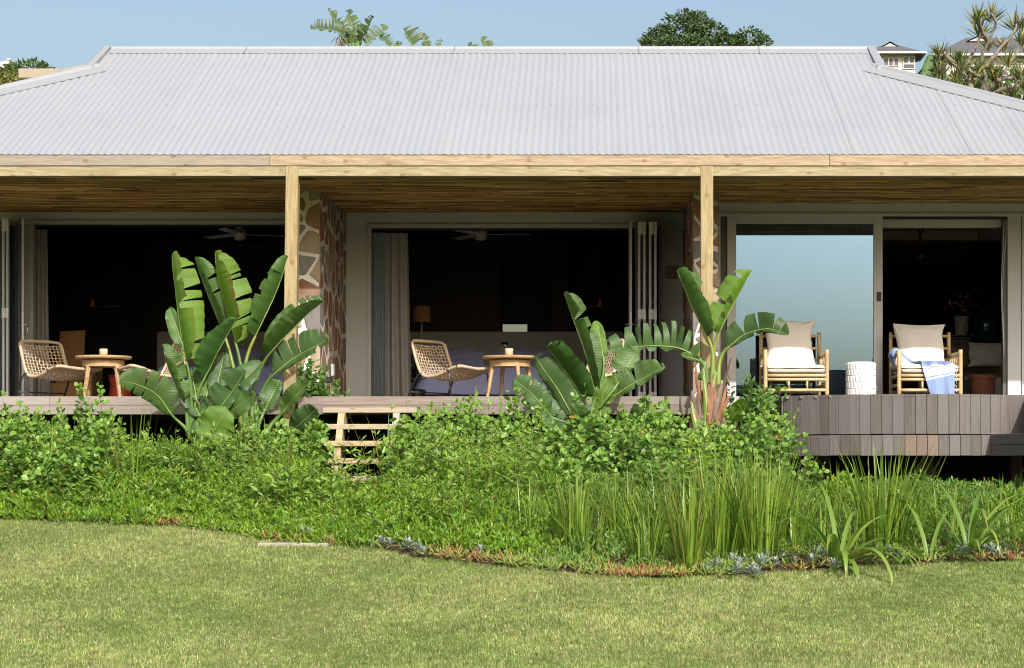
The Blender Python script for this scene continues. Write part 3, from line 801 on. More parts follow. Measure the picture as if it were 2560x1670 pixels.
# ---- curved deck
rd = thing('curved_deck', 'raised curved timber deck clad in upright grey planks', 'deck', (3.4, 23, -.5))
CXd, CYd, RD = 3.43, 23.17, 1.87
def arc(a, r): return (CXd + r*math.sin(a), CYd - r*math.cos(a))
def planks(r, z0, z1, a0, a1, w, brown=()):
    n = int(round((a1-a0)*r/w)); mes = {}
    da = (a1-a0)/n
    for k, mk in enumerate(('plank', 'plank_brown')):
        mes[mk] = MB().box(-da*r/2+.0016, da*r/2-.0016, -.011, .011, z0, z1).mesh('plank', MAT[mk], bevel=.0025)
    sc_ = MB()
    for i in range(n):
        a = a0+da*(i+.5); x, y = arc(a, r+rnd(-.002, .002))
        o = bpy.data.objects.new('plank', mes['plank_brown' if i in brown else 'plank']); link(o, rd)
        o.location = (x, y, rnd(-.003, .002)); o.rotation_euler = (0, 0, a)
        for zc in ((z1-.025, z0+.03) if random.random() < .9 else (z1-.025,)):
            for off in ((-.03, .03) if zc > z0+.05 else (rnd(-.02, .02),)):
                aa = a+off/r; sx, sy = arc(aa, r+.0115)
                sc_.tube([(sx, sy+.002, zc+rnd(-.004,.004)), (sx+.002*math.sin(aa), sy-.002*math.cos(aa), zc)], .0045, 6)
    o = sc_.build('plank_screws', MAT['twig'], rd); tag(o, kind='stuff')
A0, A1 = -math.radians(50), math.radians(33)
planks(RD, ZZ(1085,21.3), DK-.001, A0, A1, .112)
planks(RD+.012, ZZ(1139,21.3), ZZ(1087.5,21.3), A0+.012, math.radians(19.2), .111, brown=(12,13,14))
# floor boards of the curved deck, running towards the garden (seen edge-on)
x = 2.0
k = 0
while x < 6.2:
    xm = x+.07
    yf = CYd-math.sqrt(max(RD**2-(xm-CXd)**2, 0)) if abs(xm-CXd) < 1.43 else (21.97 if xm < CXd else 21.6)
    if xm > 4.45: yf = 20.4
    m = MB().box(x+.002, x+.136, yf+.014, RY+.0, DK-.03, DK-.003).build('board', MAT['plankh'], rd); x += .139
# left return: two wide boards, post below
sx0, sy0 = arc(A0, RD)
for z0, z1 in ((ZZ(1003.5,21.97)+.0, DK-.002), (ZZ(1035,21.97), ZZ(1004.5,21.97))):
    MB().box(sx0-.03, sx0+.0, sy0+.012, 24.95, z0, z1).build('edge_board', MAT['plankh'], rd, bevel=.003)
MB().box(sx0+.01, sx0+.06, sy0+.02, sy0+.13, ZZ(1139,21.97)+.02, ZZ(1035,21.97)-.002).build('edge_post', MAT['plankh'], rd, bevel=.003)
MB().box(1.93, 2.03, 23.0, 23.12, -.45, ZZ(1042,23.0)).build('support', MAT['plankh'], rd, bevel=.004)
for x, y in ((2.5,22.8),(3.6,22.6),(4.6,22.8),(2.5,24.4),(3.6,24.4),(4.8,24.4)):
    box_part('support', MAT['twig'], rd, x-.06, x+.06, y, y+.12, -.5, DK-.032, 0)
# wide landing on the right, boarded level, one step lower than the deck, and an unseen wing above, added for its shadow on the planks
z0, z1 = ZZ(1140,21.35), ZZ(1086,21.35); zm = (z0+z1)/2
lx = XX(2476, 21.36)
for a, b in ((z0, zm-.002), (zm+.002, z1)):
    m = MB(); m.add([(lx,21.40,a),(lx+.15,20.2,a),(lx+.18,20.2,a),(lx+.03,21.40,a),(lx,21.40,b),(lx+.15,20.2,b),(lx+.18,20.2,b),(lx+.03,21.40,b)], [(0,1,2,3),(7,6,5,4),(4,5,1,0),(5,6,2,1),(6,7,3,2),(7,4,0,3)])
    m.build('landing_board', MAT['plankh'], rd, bevel=.003)
    MB().box(lx+.185, 6.2, 20.2, 20.23, a, b).build('landing_board', MAT['plank'], rd, bevel=.003)
MB().box(lx+.16, 6.2, 20.24, 21.6, z1-.03, z1-.003).build('landing_floor', MAT['plankh'], rd)
MB().box(4.45, 6.2, 20.4, 20.43, z1+.001, DK-.0).build('shadow_wing', MAT['plankh'], rd)
MB().box(4.45, 4.48, 20.432, 21.62, z1+.001, DK-.002).build('shadow_wing', MAT['plankh'], rd)

# ================================================================== furniture
MAT['bamboo'] = pmat('bamboo', (.52,.40,.23), (.43,.31,.16), 5, .42, .15, 50, stretch=(1,1,1), var=.05)
MAT['cream'] = pmat('cream_canvas', (.64,.595,.525), (.61,.565,.495), 4, .9, .25, 400, spec=.15)
MAT['oatmeal'] = pmat('oatmeal_linen', (.68,.655,.61), (.64,.615,.57), 5, .92, .3, 350, spec=.15)
MAT['rope'] = pmat('pale_rope', (.56,.44,.31), (.42,.32,.21), 40, .8, .5, 120, spec=.2)
MAT['rod'] = pmat('black_steel_rod', (.022,.022,.022), None, 4, .35)
MAT['table'] = woodmat('teak_table', (.47,.32,.17), (.38,.245,.12), (.14,.075,.035), (.35,1.5,1.2), var=.05)
MAT['white'] = pmat('white_glaze', (.66,.66,.655), (.63,.63,.625), 5, .3)

# ---- bamboo armchair, made once with local origin between the front legs on the floor, facing -Y
def pole(m, a, b, r, n=12, nodes=True):
    a, b = Vector(a), Vector(b); L = (b-a).length; d = (b-a)/L
    pts, rs = [], []
    s_ = 0; nx = rnd(.10, .22)
    ev = [0.0]
    while nx < L-.03: ev.append(nx); nx += rnd(.19, .27)
    for k, e in enumerate(ev):
        if k == 0: pts.append(a); rs.append(r)
        else:
            for dd, q in ((-.006, 1.0), (-.0015, 1.06), (.0015, .97), (.006, 1.0)):
                pts.append(a+d*(e+dd)); rs.append(r*q)
    pts.append(b); rs.append(r)
    m.tube(pts, rs, n)
def bamboo_chair(name, label, group):
    t = thing(name, label, 'armchair', (0, 0, 0), group)
    hw, dp = .352, .74; hb = hw-.01
    def P(nm, segs, r):
        m = MB()
        for a, b in segs: pole(m, a, b, r)
        return m.build(nm, MAT['bamboo'], t, smooth=True)
    P('leg', [((-hw,0,0),(-hw,0,.60))], .024); P('leg', [((hw,0,0),(hw,0,.60))], .024)
    P('leg', [((-hb,dp,0),(-hb,dp,.845))], .022); P('leg', [((hb,dp,0),(hb,dp,.845))], .022)
    for z in (.305, .258, .137): P('front_rail', [((-hw+.01,-.004,z),(hw-.01,-.004,z))], .0185)
    P('front_spindle', [((-.085,0,.137),(-.085,0,.258))], .013); P('front_spindle', [((.125,0,.137),(.125,0,.258))], .013)
    for z in (.80, .655, .52, .30, .14): P('back_rail', [((-hb,dp,z),(hb,dp,z))], .017)
    for x in (-.22, 0, .22): P('back_spindle', [((x,dp,.15),(x,dp,.80))], .013)
    for s_ in (-1, 1):
        P('arm_rail', [((s_*hw,.01,.565),(s_*hb,dp,.565))], .02)
        P('side_rail', [((s_*hw,.01,.41),(s_*hb,dp,.41))], .017)
        P('side_rail', [((s_*hw,.01,.20),(s_*hb,dp,.20))], .019)
        P('side_rail', [((s_*hw,.01,.305),(s_*hb,dp,.305))], .017)
        for k in range(5): P('arm_spindle', [((s_*(hw-.004),.1+.14*k,.41),(s_*(hw-.004),.1+.14*k,.56))], .011)
    m = MB()
    for k in range(9): m.tube([(-hw+.02,.05+.08*k,.318),(hw-.02,.05+.08*k,.318)], .012, 8)
    m.build('seat_slats', MAT['bamboo'], t, smooth=True)
    return t
def pad(name, w, d, h, mat, parent=None, r=.03, seed=0, sag=.0):
    """boxy cushion with soft edges, centred, base at z=0"""
    N = 18; rows = []
    m = MB(); rs = random.Random(seed)
    def pt(u, v, top):
        x = u*w/2; y = v*d/2
        ed = min(1, (1-max(abs(u), abs(v)))/.16)
        k = math.sqrt(max(0, 1-(1-ed)**2))
        z = h/2 + (1 if top else -1)*(h/2)*(.12+.88*k) + (.006*math.sin(u*7+seed)*math.cos(v*5) if top else 0) - (sag*(1-u*u)*(1-v*v) if top else 0)
        q = 1-.02*(1-k)
        return (x*q, y*q, z)
    us = [math.sin(math.pi/2*(-1+2*i/N)) for i in range(N+1)]
    m.grid([[pt(u, v, True) for u in us] for v in us]); m.grid([[pt(u, v, False) for u in us] for v in us[::-1]])
    o = m.build(name, mat, parent, smooth=True)
    bm = bmesh.new(); bm.from_mesh(o.data); bmesh.ops.remove_doubles(bm, verts=bm.verts, dist=.0006); bm.to_mesh(o.data); bm.free(); o.data.shade_smooth()
    return o
def scatter_cushion(name, w, h, th, mat, waist=.13, seed=0):
    """upright cushion in the XZ plane, base at z=0, plump, pointed corners, pinched sides"""
    N = 40; m = MB(); rs = random.Random(seed); ph = [rs.uniform(0, 6) for _ in range(8)]
    def pt(u, v, s_):
        a = abs(u); b = abs(v)
        pin = 1 - waist*(1-v*v)**.9*a - 0
        x = u*w/2*pin + .012*math.sin(ph[1]+v*4)*a
        z = h/2 + v*h/2*(1 - .07*(1-u*u)*b)
        if v < -.55: x *= 1+.10*((-v-.55)/.45)
        bul = ((1-u*u)*(1-v*v))**.42
        y = s_*th/2*bul
        e = (a**6+b**6)
        # creases radiating from the corners
        cr = .006*math.sin(10*math.atan2(abs(v)-1.02, abs(u)-1.02)+ph[2])*math.exp(-((a-1)**2+(b-1)**2)*5)*3
        cr += .004*math.sin(u*9+v*4+ph[3])*bul + .004*math.sin(v*11-u*3+ph[4])*bul*(1 if v < 0 else .5)
        return (x, y + s_*cr*min(1, bul*3), z)
    us = [math.sin(math.pi/2*(-1+2*i/N)) for i in range(N+1)]
    m.grid([[pt(u, v, -1) for u in us] for v in us]); m.grid([[pt(u, v, 1) for u in us[::-1]] for v in us])
    o = m.build(name, mat, None, smooth=True)
    bm = bmesh.new(); bm.from_mesh(o.data); bmesh.ops.remove_doubles(bm, verts=bm.verts, dist=.0008); bm.to_mesh(o.data); bm.free(); o.data.shade_smooth()
    return o
CF = 24.0
xc1 = (XX(1913.5,CF)+XX(2067.5,CF))/2; xc2 = (XX(2246,CF)+XX(2403,CF))/2
ch1 = bamboo_chair('bamboo_armchair', 'bamboo armchair in front of the reflecting glass door', 'bamboo armchairs on the curved deck')
ch2 = copy_tree(ch1); ch2['label'] = 'bamboo armchair with a blue towel over it by the open doorway'
ch1.location = (xc1, CF, DK); ch2.location = (xc2, CF, DK)
for c, xc, w1, w2, sd_ in ((1, xc1, 'cream box seat cushion on the bamboo armchair before the glass door', 'tall oatmeal cushion leaning in the bamboo armchair before the glass door', 3), (2, xc2, 'cream box seat cushion under the blue towel', 'wide oatmeal cushion behind the blue towel', 9)):
    o = pad('seat_cushion', .665, .72, .10, MAT['cream'], None, seed=sd_); o.location = (xc, CF+.335, DK+.331); tag(o, w1, 'cushion', 'cream seat cushions')
    if c == 1: o = scatter_cushion('scatter_cushion', .62, .59, .19, MAT['oatmeal'], .16, sd_)
    else: o = scatter_cushion('scatter_cushion', .62, .54, .19, MAT['oatmeal'], .13, sd_)
    o.location = (xc-.03, CF+.52, DK+.415); o.rotation_euler = (math.radians(-14), math.radians(1.5 if c == 1 else 1.0), 0); tag(o, w2, 'cushion', 'oatmeal scatter cushions')

# ---- towel
def towel_mat():
    m, nd, lk, b = newmat('striped_towel')
    uv = nd.new('ShaderNodeUVMap'); sp = nd.new('ShaderNodeSeparateXYZ'); lk.new(uv.outputs[0], sp.inputs[0])
    r = nd.new('ShaderNodeValToRGB'); r.color_ramp.interpolation = 'CONSTANT'
    blue, wh = (.22,.30,.50,1), (.64,.65,.68,1)
    stops = [(0, blue), (.655, wh), (.672, blue), (.684, wh), (.755, blue), (.768, wh), (.785, blue)]
    e = r.color_ramp.elements
    while len(e) < len(stops): e.new(.5)
    for k, (p, c) in enumerate(stops): e[k].position = p; e[k].color = c
    lk.new(sp.outputs[0], r.inputs[0])
    mp = coords(nd, lk, rand=False); n = noise(nd, lk, mp, 260, 3, .7); rr = ramp(nd, [(.3, .78), (.7, 1.18)]); lk.new(n.outputs[0], rr.inputs[0])
    lk.new(mix(nd, lk, 1.0, r.outputs[0], rr.outputs[0], 'MULTIPLY'), b.inputs['Base Color']); b.inputs['Roughness'].default_value = .9; b.inputs['Specular IOR Level'].default_value = .1
    bump(nd, lk, n.outputs[0], b, .3, .002)
    return m
tw = thing('towel', 'blue and white striped fringed towel draped over the bamboo armchair', 'towel', (xc2-.1, CF+.2, DK+.43))
# centre line with half width and sideways direction at each station: over the arm, along the seat, down the front
ST = [((-.375, .30, .44), .13, (0,1,0)), ((-.385, .29, .52), .12, (0,1,0)), ((-.372, .28, .588), .10, (.1,1,0)), ((-.33, .27, .596), .09, (.2,1,0)), ((-.27, .24, .53), .085, (.3,1,-.1)), ((-.17, .20, .455), .095, (.35,.95,0)),
      ((-.06, .16, .445), .125, (.5,.85,.0)), ((.04, .09, .44), .17, (.8,.55,0)), ((.085, .01, .432), .19, (.95,.2,0)), ((.10, -.045, .385), .185, (1,.0,.10)), ((.11, -.058, .30), .17, (1,0,.2)), ((.125, -.06, .20), .155, (.98,0,.28)), ((.14, -.06, .10), .14, (.96,0,.32)), ((.15,-.058,.035), .13, (.95,0,.35))]
def catmull(P, n):
    out = []
    m_ = len(P)
    for k in range(n):
        t = k/(n-1)*(m_-1); i = min(int(t), m_-2); f = t-i
        p0, p1, p2, p3 = P[max(i-1,0)], P[i], P[i+1], P[min(i+2,m_-1)]
        out.append(.5*((2*p1)+(p2-p0)*f+(2*p0-5*p1+4*p2-p3)*f*f+(3*p1-p0-3*p2+p3)*f**3))
    return out
n = 70
cen = catmull([Vector(a) for a, _, _ in ST], n); hwid = catmull([Vector((b, 0, 0)) for _, b, _ in ST], n); dirs = catmull([Vector(c) for _, _, c in ST], n)
P, UV = [], []
for i in range(n):
    row = []; T = (cen[min(i+1,n-1)]-cen[max(i-1,0)]).normalized(); s_ = dirs[i].normalized(); nn = s_.cross(T).normalized()
    if nn.y > 0 and i > 40: nn = -nn
    if nn.z < 0 and i <= 40: nn = -nn
    for j in range(29):
        v = -1+2*j/28
        k_ = i/(n-1)
        fold = (.016+.008*math.sin(i*.2))*math.sin(v*(9-4*k_)+i*.07) + .010*math.sin(v*15+1.5)*(1-k_)
        p = cen[i] + s_*(v*hwid[i].x) + nn*(fold+.012)
        row.append((p.x+xc2, p.y+CF, max(p.z, .01)+DK)); UV.append((k_, v*.5+.5))
    P.append(row)
m = MB().grid(P); m.uv = UV
o = m.build('cloth', towel_mat(), tw, smooth=True)
fr = MB()
for j in range(0, 29, 2):
    a = Vector(P[-1][j]); fr.tube([a+Vector((0,0,.004)), a+Vector((rnd(-.01,.012), -.004, -.025)), a+Vector((rnd(-.012,.02), rnd(-.006,.004), -.03-rnd(.0,.01)))], [.003,.004,.0015], 5)
for i in range(40, n, 3):
    a = Vector(P[i][-1]); fr.tube([a, a+Vector((.018, -.004, -.012)), a+Vector((.024+rnd(-.006,.008), -.004, -.045))], [.0025,.004,.0015], 5)
fr.build('fringe', MAT['cream'], tw, smooth=True)

# ---- white ceramic stool with rows of raised tabs
stx = XX(2153.5, 24.0)
stool = thing('garden_stool', 'white ceramic drum stool with rows of raised tabs', 'stool', (stx, 24.05, DK))
MB().lathe([(.15,0),(.166,.004),(.166,.44),(.160,.455),(.14,.46)], (stx,24.05,DK), 48).build('drum', MAT['white'], stool, smooth=False, bevel=0).data.shade_smooth()
rh = .0735; tm = MB().box(-.0155,.0155,-.0055,.006,.003,rh*.95).mesh('tab', MAT['white'], bevel=.003, seg=1)
for r_ in range(6):
    for k in range(24):
        a = 2*math.pi*(k+.5*(r_ % 2))/24 + rnd(-.012,.012)
        o = bpy.data.objects.new('tab', tm); link(o, stool)
        o.location = (stx+.168*math.sin(a), 24.05-.168*math.cos(a), DK+.006+rh*r_); o.rotation_euler = (0, 0, a)

# ---- rope lounge chair, local: faces -Y, x across
def rope_chair(name, label, group):
    t = thing(name, label, 'lounge chair', (0,0,0), group)
    hw = .33
    # side profile from front of seat to top of back (y, z)
    prof = [(-.36,.41),(-.26,.385),(-.12,.335),(.02,.305),(.14,.315),(.21,.37),(.265,.48),(.31,.60),(.345,.70)]
    pc = catmull([Vector((0,a,b)) for a, b in prof], 33)
    def wid(k): return hw*(1.0-.10*k/32)
    def pt(k, u):                   # u -1..1 across with a little hollow
        p = pc[int(k)] if k == int(k) else pc[int(k)].lerp(pc[min(int(k)+1,32)], k-int(k))
        hol = (1-u*u)*.035
        if k < 14: return Vector((u*wid(k), p.y, p.z-hol))
        return Vector((u*wid(k), p.y+hol*.8, p.z-hol*.3))
    loop = [Vector((-wid(k), pc[k].y, pc[k].z)) for k in range(0, 33)]
    top = [Vector((-wid(32)+.04, pc[32].y+.012, pc[32].z+.03))] + [Vector((x, pc[32].y+.014, pc[32].z+.036)) for x in (-.15,0,.15)] + [Vector((wid(32)-.04, pc[32].y+.012, pc[32].z+.03))]
    rl = [Vector((wid(k), pc[k].y, pc[k].z)) for k in range(32, -1, -1)]
    fr_ = [Vector((wid(0)-.05, pc[0].y-.03, pc[0].z+.004))] + [Vector((x, pc[0].y-.035, pc[0].z-.02*(1-(x/.2)**2))) for x in (.15,0,-.15)] + [Vector((-wid(0)+.05, pc[0].y-.03, pc[0].z+.004))]
    path = loop+top+rl+fr_+[loop[0]]
    MB().tube(path, .0185, 10, cap=False).build('frame', MAT['rope'], t, smooth=True)
    def net(nm, k0, k1, nu, nv, r):
        m = MB()
        for i in range(nu):
            u = -.94+1.88*i/(nu-1)
            off = rnd(-.004,.004)
            m.tube([pt(k, u)+Vector((.006*math.sin(k*2.1+i*2), 0, .004*(-1)**(int(k)+i))) for k in np.arange(k0, k1+.01, 1.0)], r, 5, cap=False)
        for j in range(nv):
            k = k0+(k1-k0)*(j+.5)/nv
            m.tube([pt(k, u)+Vector((0,0,.004*(-1)**j*math.sin(u*20))) for u in np.linspace(-1,1,19)], r, 5, cap=False)
        return m.build(nm, MAT['rope'], t, smooth=True)
    net('back_net', 18, 32, 13, 11, .0062)
    net('seat_net', 0, 18, 17, 21, .0085)
    for s_ in (-1, 1):
        MB().tube([(s_*hw*1.0,-.20,.372),(s_*(hw+.012),-.24,.37),(s_*(hw+.02),-.265,.33),(s_*(hw+.03),-.30,0)], .0105, 8).build('leg', MAT['rod'], t, smooth=True)
        MB().tube([(s_*hw*.98,.17,.345),(s_*(hw+.005),.22,.33),(s_*(hw+.01),.255,.28),(s_*(hw+.02),.40,0)], .0105, 8).build('leg', MAT['rod'], t, smooth=True)
    MB().tube([(-hw-.02,.33,.13),(hw+.02,.33,.13)], .008, 8).build('stretcher', MAT['rod'], t, smooth=True)
    return t
rc1 = rope_chair('rope_chair', 'woven rope lounge chair left of the table with the wine glass', 'rope lounge chairs on the veranda')
spots = [(rc1, XX(1128,24.5), 24.5, 54), (None, XX(1462,24.3), 24.35, -56), (None, XX(148,24.5), 24.5, 52), (None, XX(384,24.3), 24.35, -58)]
LB = [None, 'woven rope lounge chair half hidden by the middle paddle leaves', 'woven rope lounge chair beside the folded doors on the left', 'woven rope lounge chair behind the left paddle leaves']
for k, (o, x, y, a) in enumerate(spots):
    if o is None: o = copy_tree(rc1); o['label'] = LB[k]
    o.location = (x, y, DK); o.rotation_euler = (0, 0, math.radians(a))

# ---- round side tables
def side_table(name, label, group):
    t = thing(name, label, 'side table', (0,0,0), group)
    MB().lathe([(.29,.012),(.316,.018),(.325,.03),(.325,.042),(.318,.048),(.30,.05)], (0,0,.497), 40).build('table_top', MAT['table'], t, smooth=False, bevel=0)
    MB().lathe([(.235,0),(.24,.0),(.24,.075),(.235,.075)], (0,0,.421), 32).build('apron', MAT['table'], t, smooth=False)
    for k in range(4):
        a = math.pi/4*0.55 + k*math.pi/2
        d = Vector((math.cos(a), math.sin(a), 0)); p = Vector((-d.y, d.x, 0)); m = MB()
        V = []
        for z, r_, w in ((0, .295, .014), (.47, .215, .022)):
            c = d*r_ + Vector((0,0,z))
            V += [c-d*w-p*w, c+d*w-p*w, c+d*w+p*w, c-d*w+p*w]
        m.add(V, [(0,3,2,1),(4,5,6,7),(0,1,5,4),(1,2,6,5),(2,3,7,6),(3,0,4,7)]); m.build('leg', MAT['table'], t, bevel=.004)
    return t
tb1 = side_table('side_table', 'round wooden side table holding a wine glass and candle', 'round wooden side tables')
tb2 = copy_tree(tb1); tb2['label'] = 'round wooden side table holding only a candle on the left'
tx1, tx2 = XX(1275,24.4), XX(259,24.4)
tb1.location = (tx1, 24.4, DK); tb2.location = (tx2, 24.4, DK); tb2.rotation_euler = (0,0,.5)
TZ = DK+.547
MAT['candle'] = pmat('speckled_candle_pot', (.66,.54,.38), (.50,.36,.22), 26, .5)
for x, y, lb in ((XX(1272.5,24.3), 24.3, 'speckled stone candle pot next to the wine glass'), (XX(259,24.35), 24.35, 'pale candle pot alone on the left side table')):
    t = thing('candle_pot', lb, 'candle', (x, y, TZ), 'candle pots on side tables')
    MB().lathe([(.040,0),(.048,.004),(.049,.07),(.046,.082),(.042,.083),(.041,.068),(.005,.066)], (x,y,TZ), 28).build('pot', MAT['candle'], t, smooth=True)
    MB().lathe([(.004,0),(.040,.0),(.040,.004),(.003,.005)], (x,y,TZ+.067), 20).build('wax', MAT['cream'], t)
wx, wy = XX(1262,24.48), 24.48
t = thing('wine_glass', 'stemmed glass with green herbs beside the candle pot', 'glass', (wx, wy, TZ))
g, nd, lk, b = newmat('clear_glass'); b.inputs['Transmission Weight'].default_value = 1; b.inputs['Roughness'].default_value = 0; b.inputs['IOR'].default_value = 1.45
MAT['clear'] = g
MB().lathe([(.034,0),(.034,.003),(.005,.006),(.004,.055),(.012,.062),(.034,.085),(.043,.115),(.040,.165),(.038,.165),(.041,.115),(.032,.087),(.008,.066)], (wx,wy,TZ), 28).build('bowl', MAT['clear'], t, smooth=True)
P = np.array([(wx,wy,TZ+.105)])+RNG.normal(0,1,(60,3))*np.array([.013,.013,.014]); D = RNG.normal(0,1,(60,3))
V, fc, k = leaf_cloud(P, D, RNG.normal(0,1,(60,3)), RNG.uniform(.012,.022,60), RNG.uniform(.006,.011,60), T_OVAL)
np_mesh('herbs', V, fc, MAT['leaf'], np.repeat(mixcol((.18,.34,.03),(.08,.2,.02), RNG.random(60)), k, 0), t)
# little timber plaque on the wall
o = MB().box(XX(1665,WY), XX(1694,WY), WY-.03, WY-.002, ZZ(697,WY), ZZ(665,WY)).build('wall_plaque', MAT['deck'], bevel=.004); tag(o, 'small brown timber plaque on the wall beside the folded doors', 'plaque')
# ================================================================== rooms' contents
MAT['duvet'] = pmat('blue_violet_linen', (.50,.54,.92), (.45,.49,.84), 3, .92, .4, 14, spec=.1)
MAT['throw'] = pmat('taupe_throw', (.30,.27,.23), (.26,.235,.20), 5, .95, .3, 60, spec=.1)
MAT['head'] = pmat('grey_headboard', (.36,.365,.35), (.33,.335,.32), 4, .9, spec=.1)
MAT['darkwood'] = pmat('dark_wood', (.10,.06,.032), (.06,.035,.02), 6, .6, stretch=(.3,2,2))
def bed_set(x0, x1, y0, y1, lab, hx0, hx1, plabs):
    t = thing('bed', lab, 'bed', ((x0+x1)/2, (y0+y1)/2, DK))
    MB().box(x0+.05, x1-.05, y0+.06, y1, DK+.14, DK+.20).build('bed_base', MAT['darkwood'], t, bevel=.005)
    for x in (x0+.2, x1-.2):
        for y in (y0+.2, y1-.2): MB().box(x-.03, x+.03, y-.03, y+.03, DK, DK+.141).build('leg', MAT['darkwood'], t)
    # duvet: soft draped block
    N = 40; P = []
    w, d = x1-x0, y1-y0
    for j in range(24):
        v = j/23; row = []
        for i in range(N+1):
            u = i/N
            e = min(u, 1-u)*w; f = v*d
            z = DK+.56 - .30*max(0, 1-e/.13)**2.2 - .30*max(0, 1-f/.13)**2.2 + .010*math.sin(u*23+v*5)*math.sin(v*11) + .006*math.sin(u*51+v*17)
            row.append((x0+u*w, y0+f*.98, z))
        P.append(row)
    m = MB().grid(P)
    m.grid([[(p[0]+.01*math.sin(p[0]*9), p[1], DK+.19) for p in P[0]], [(p[0], p[1]-.02+.012*math.sin(p[0]*14), DK+.26) for p in P[0]], P[0]])
    for s_ in (0, -1): m.grid([[(r[s_][0], r[s_][1], DK+.19) for r in P], [r[s_] for r in P]])
    m.build('duvet', MAT['duvet'], t, smooth=True)
    MB().box(x0+.02, x1-.02, y0+.95, y0+1.45, DK+.555, DK+.595).build('throw', MAT['throw'], t, bevel=.015, seg=2)
    MB().box(hx0, hx1, y1, y1+.1, DK, ZZ(829, y1)).build('headboard', MAT['head'], t, bevel=.02, seg=2)
    for (px0, px1, lb) in plabs:
        o = scatter_cushion('pillow', px1-px0, .42, .16, MAT['duvet'], .05, int(px0*10) % 7)
        o.location = ((px0+px1)/2, y1-.16, DK+.56); o.rotation_euler = (math.radians(-35), 0, 0); tag(o, lb, 'pillow', 'bed pillows')
    return t
bed_set(XX(1032,27.0), XX(1528,27.0), 27.0, 29.1, 'wide bed with blue violet linen in the middle room', XX(1020,29.1), XX(1560,29.1),
        [(XX(1075,29), XX(1215,29), 'blue violet pillow on the left of the middle bed'), (XX(1235,29), XX(1380,29), 'blue violet pillow on the right of the middle bed')])
bed_set(XX(375,27.0), XX(820,27.0), 27.0, 29.1, 'bed with blue violet linen behind the left paddle plant', XX(392,29.1), XX(860,29.1),
        [(XX(565,29), XX(655,29), 'blue violet pillow on the left bed near the plant'), (XX(670,29), XX(760,29), 'blue violet pillow on the left bed behind the post')])
# mirror panel added in place of a bright window in the middle room
o = MB().box(XX(1236,29.9), XX(1318,29.9), 29.9, 29.93, ZZ(900,29.9), ZZ(811,29.9)).build('window_mirror', MAT['mirror']); tag(o, 'mirror panel standing in for a low bright window behind the bed pillows', 'mirror')
# curtains
def curtain(name, label, x0, x1, y, z0, z1, mat, folds, amp, flare=0.0, group=None):
    P = []; n = 90
    for j, z in enumerate(np.linspace(z1, z0, 14)):
        row = []
        for i in range(n+1):
            u = i/n; k = j/13
            x = x0+(x1-x0)*u + flare*u*k
            row.append((x, y+amp*math.sin(u*folds*2*math.pi+.35*math.sin(k*3))*(.7+.5*k)+.02*k*math.sin(u*4), z))
        P.append(row)
    o = MB().grid(P).build(name, mat, None, smooth=True); return tag(o, label, 'curtain', group)
curtain('sheer_curtain', 'thin bluish sheer curtain gathered at the left of the middle doorway', XX(930,26.45), XX(966,26.45), 26.45, DK+.01, HB-.03, pmat('sheer', (.42,.47,.54), (.37,.42,.49), 3, .9), 5, .03)
curtain('linen_curtain', 'heavy grey beige linen curtain gathered in the middle doorway', XX(967,26.55), XX(1021,26.55), 26.5, DK+.01, HB-.03, pmat('linen', (.46,.455,.445), (.42,.415,.405), 8, .95, .3, 200), 2.6, .045, .05)
curtain('linen_curtain', 'pale linen curtain gathered behind the folded doors on the left', XX(88,26.5), XX(118,26.5), 26.5, DK+.01, HL-.03, pmat('linen_pale', (.50,.49,.48), (.45,.44,.43), 8, .95, .3, 200), 3, .04, .03)
# ceiling fans
def fan(name, label, x, y, zc, mat, span, rot, drop=.25):
    t = thing(name, label, 'ceiling fan', (x, y, zc))
    MB().lathe([(.02,0),(.06,.0),(.075,-.03),(.03,-.10),(.02,-.12)][::-1], (x,y,zc-.0), 20).build('canopy', mat, t, smooth=True)
    MB().tube([(x,y,zc-.1),(x,y,zc-drop)], .013, 8).build('rod', mat, t, smooth=True)
    MB().lathe([(.02,-.14),(.07,-.13),(.09,-.07),(.08,0),(.02,.02)], (x,y,zc-drop), 24).build('motor', mat, t, smooth=True)
    for k in range(3):
        a = rot+k*2*math.pi/3; d = Vector((math.cos(a), math.sin(a), 0)); p = Vector((-d.y, d.x, .15))
        MB().obox(Vector((x,y,zc-drop-.06))+d*(.08+span/2), d*span/2, p*.055, Vector((0,0,.004))).build('blade', mat, t, bevel=.002)
MAT['fanwhite'] = pmat('dim_white_fan', (.70,.68,.65), None, 3, .5)
fan('ceiling_fan', 'white ceiling fan in the middle room', XX(1202,27.6), 27.6, 3.21, MAT['fanwhite'], .60, .05, .10)
fan('ceiling_fan', 'white ceiling fan in the left room', XX(600,27.6), 27.6, 3.21, MAT['fanwhite'], .60, .35, .10)
fan('ceiling_fan', 'black ceiling fan hanging in the right room', XX(2301,26.9), 26.9, 3.10, MAT['rod'], .60, .05, .34)
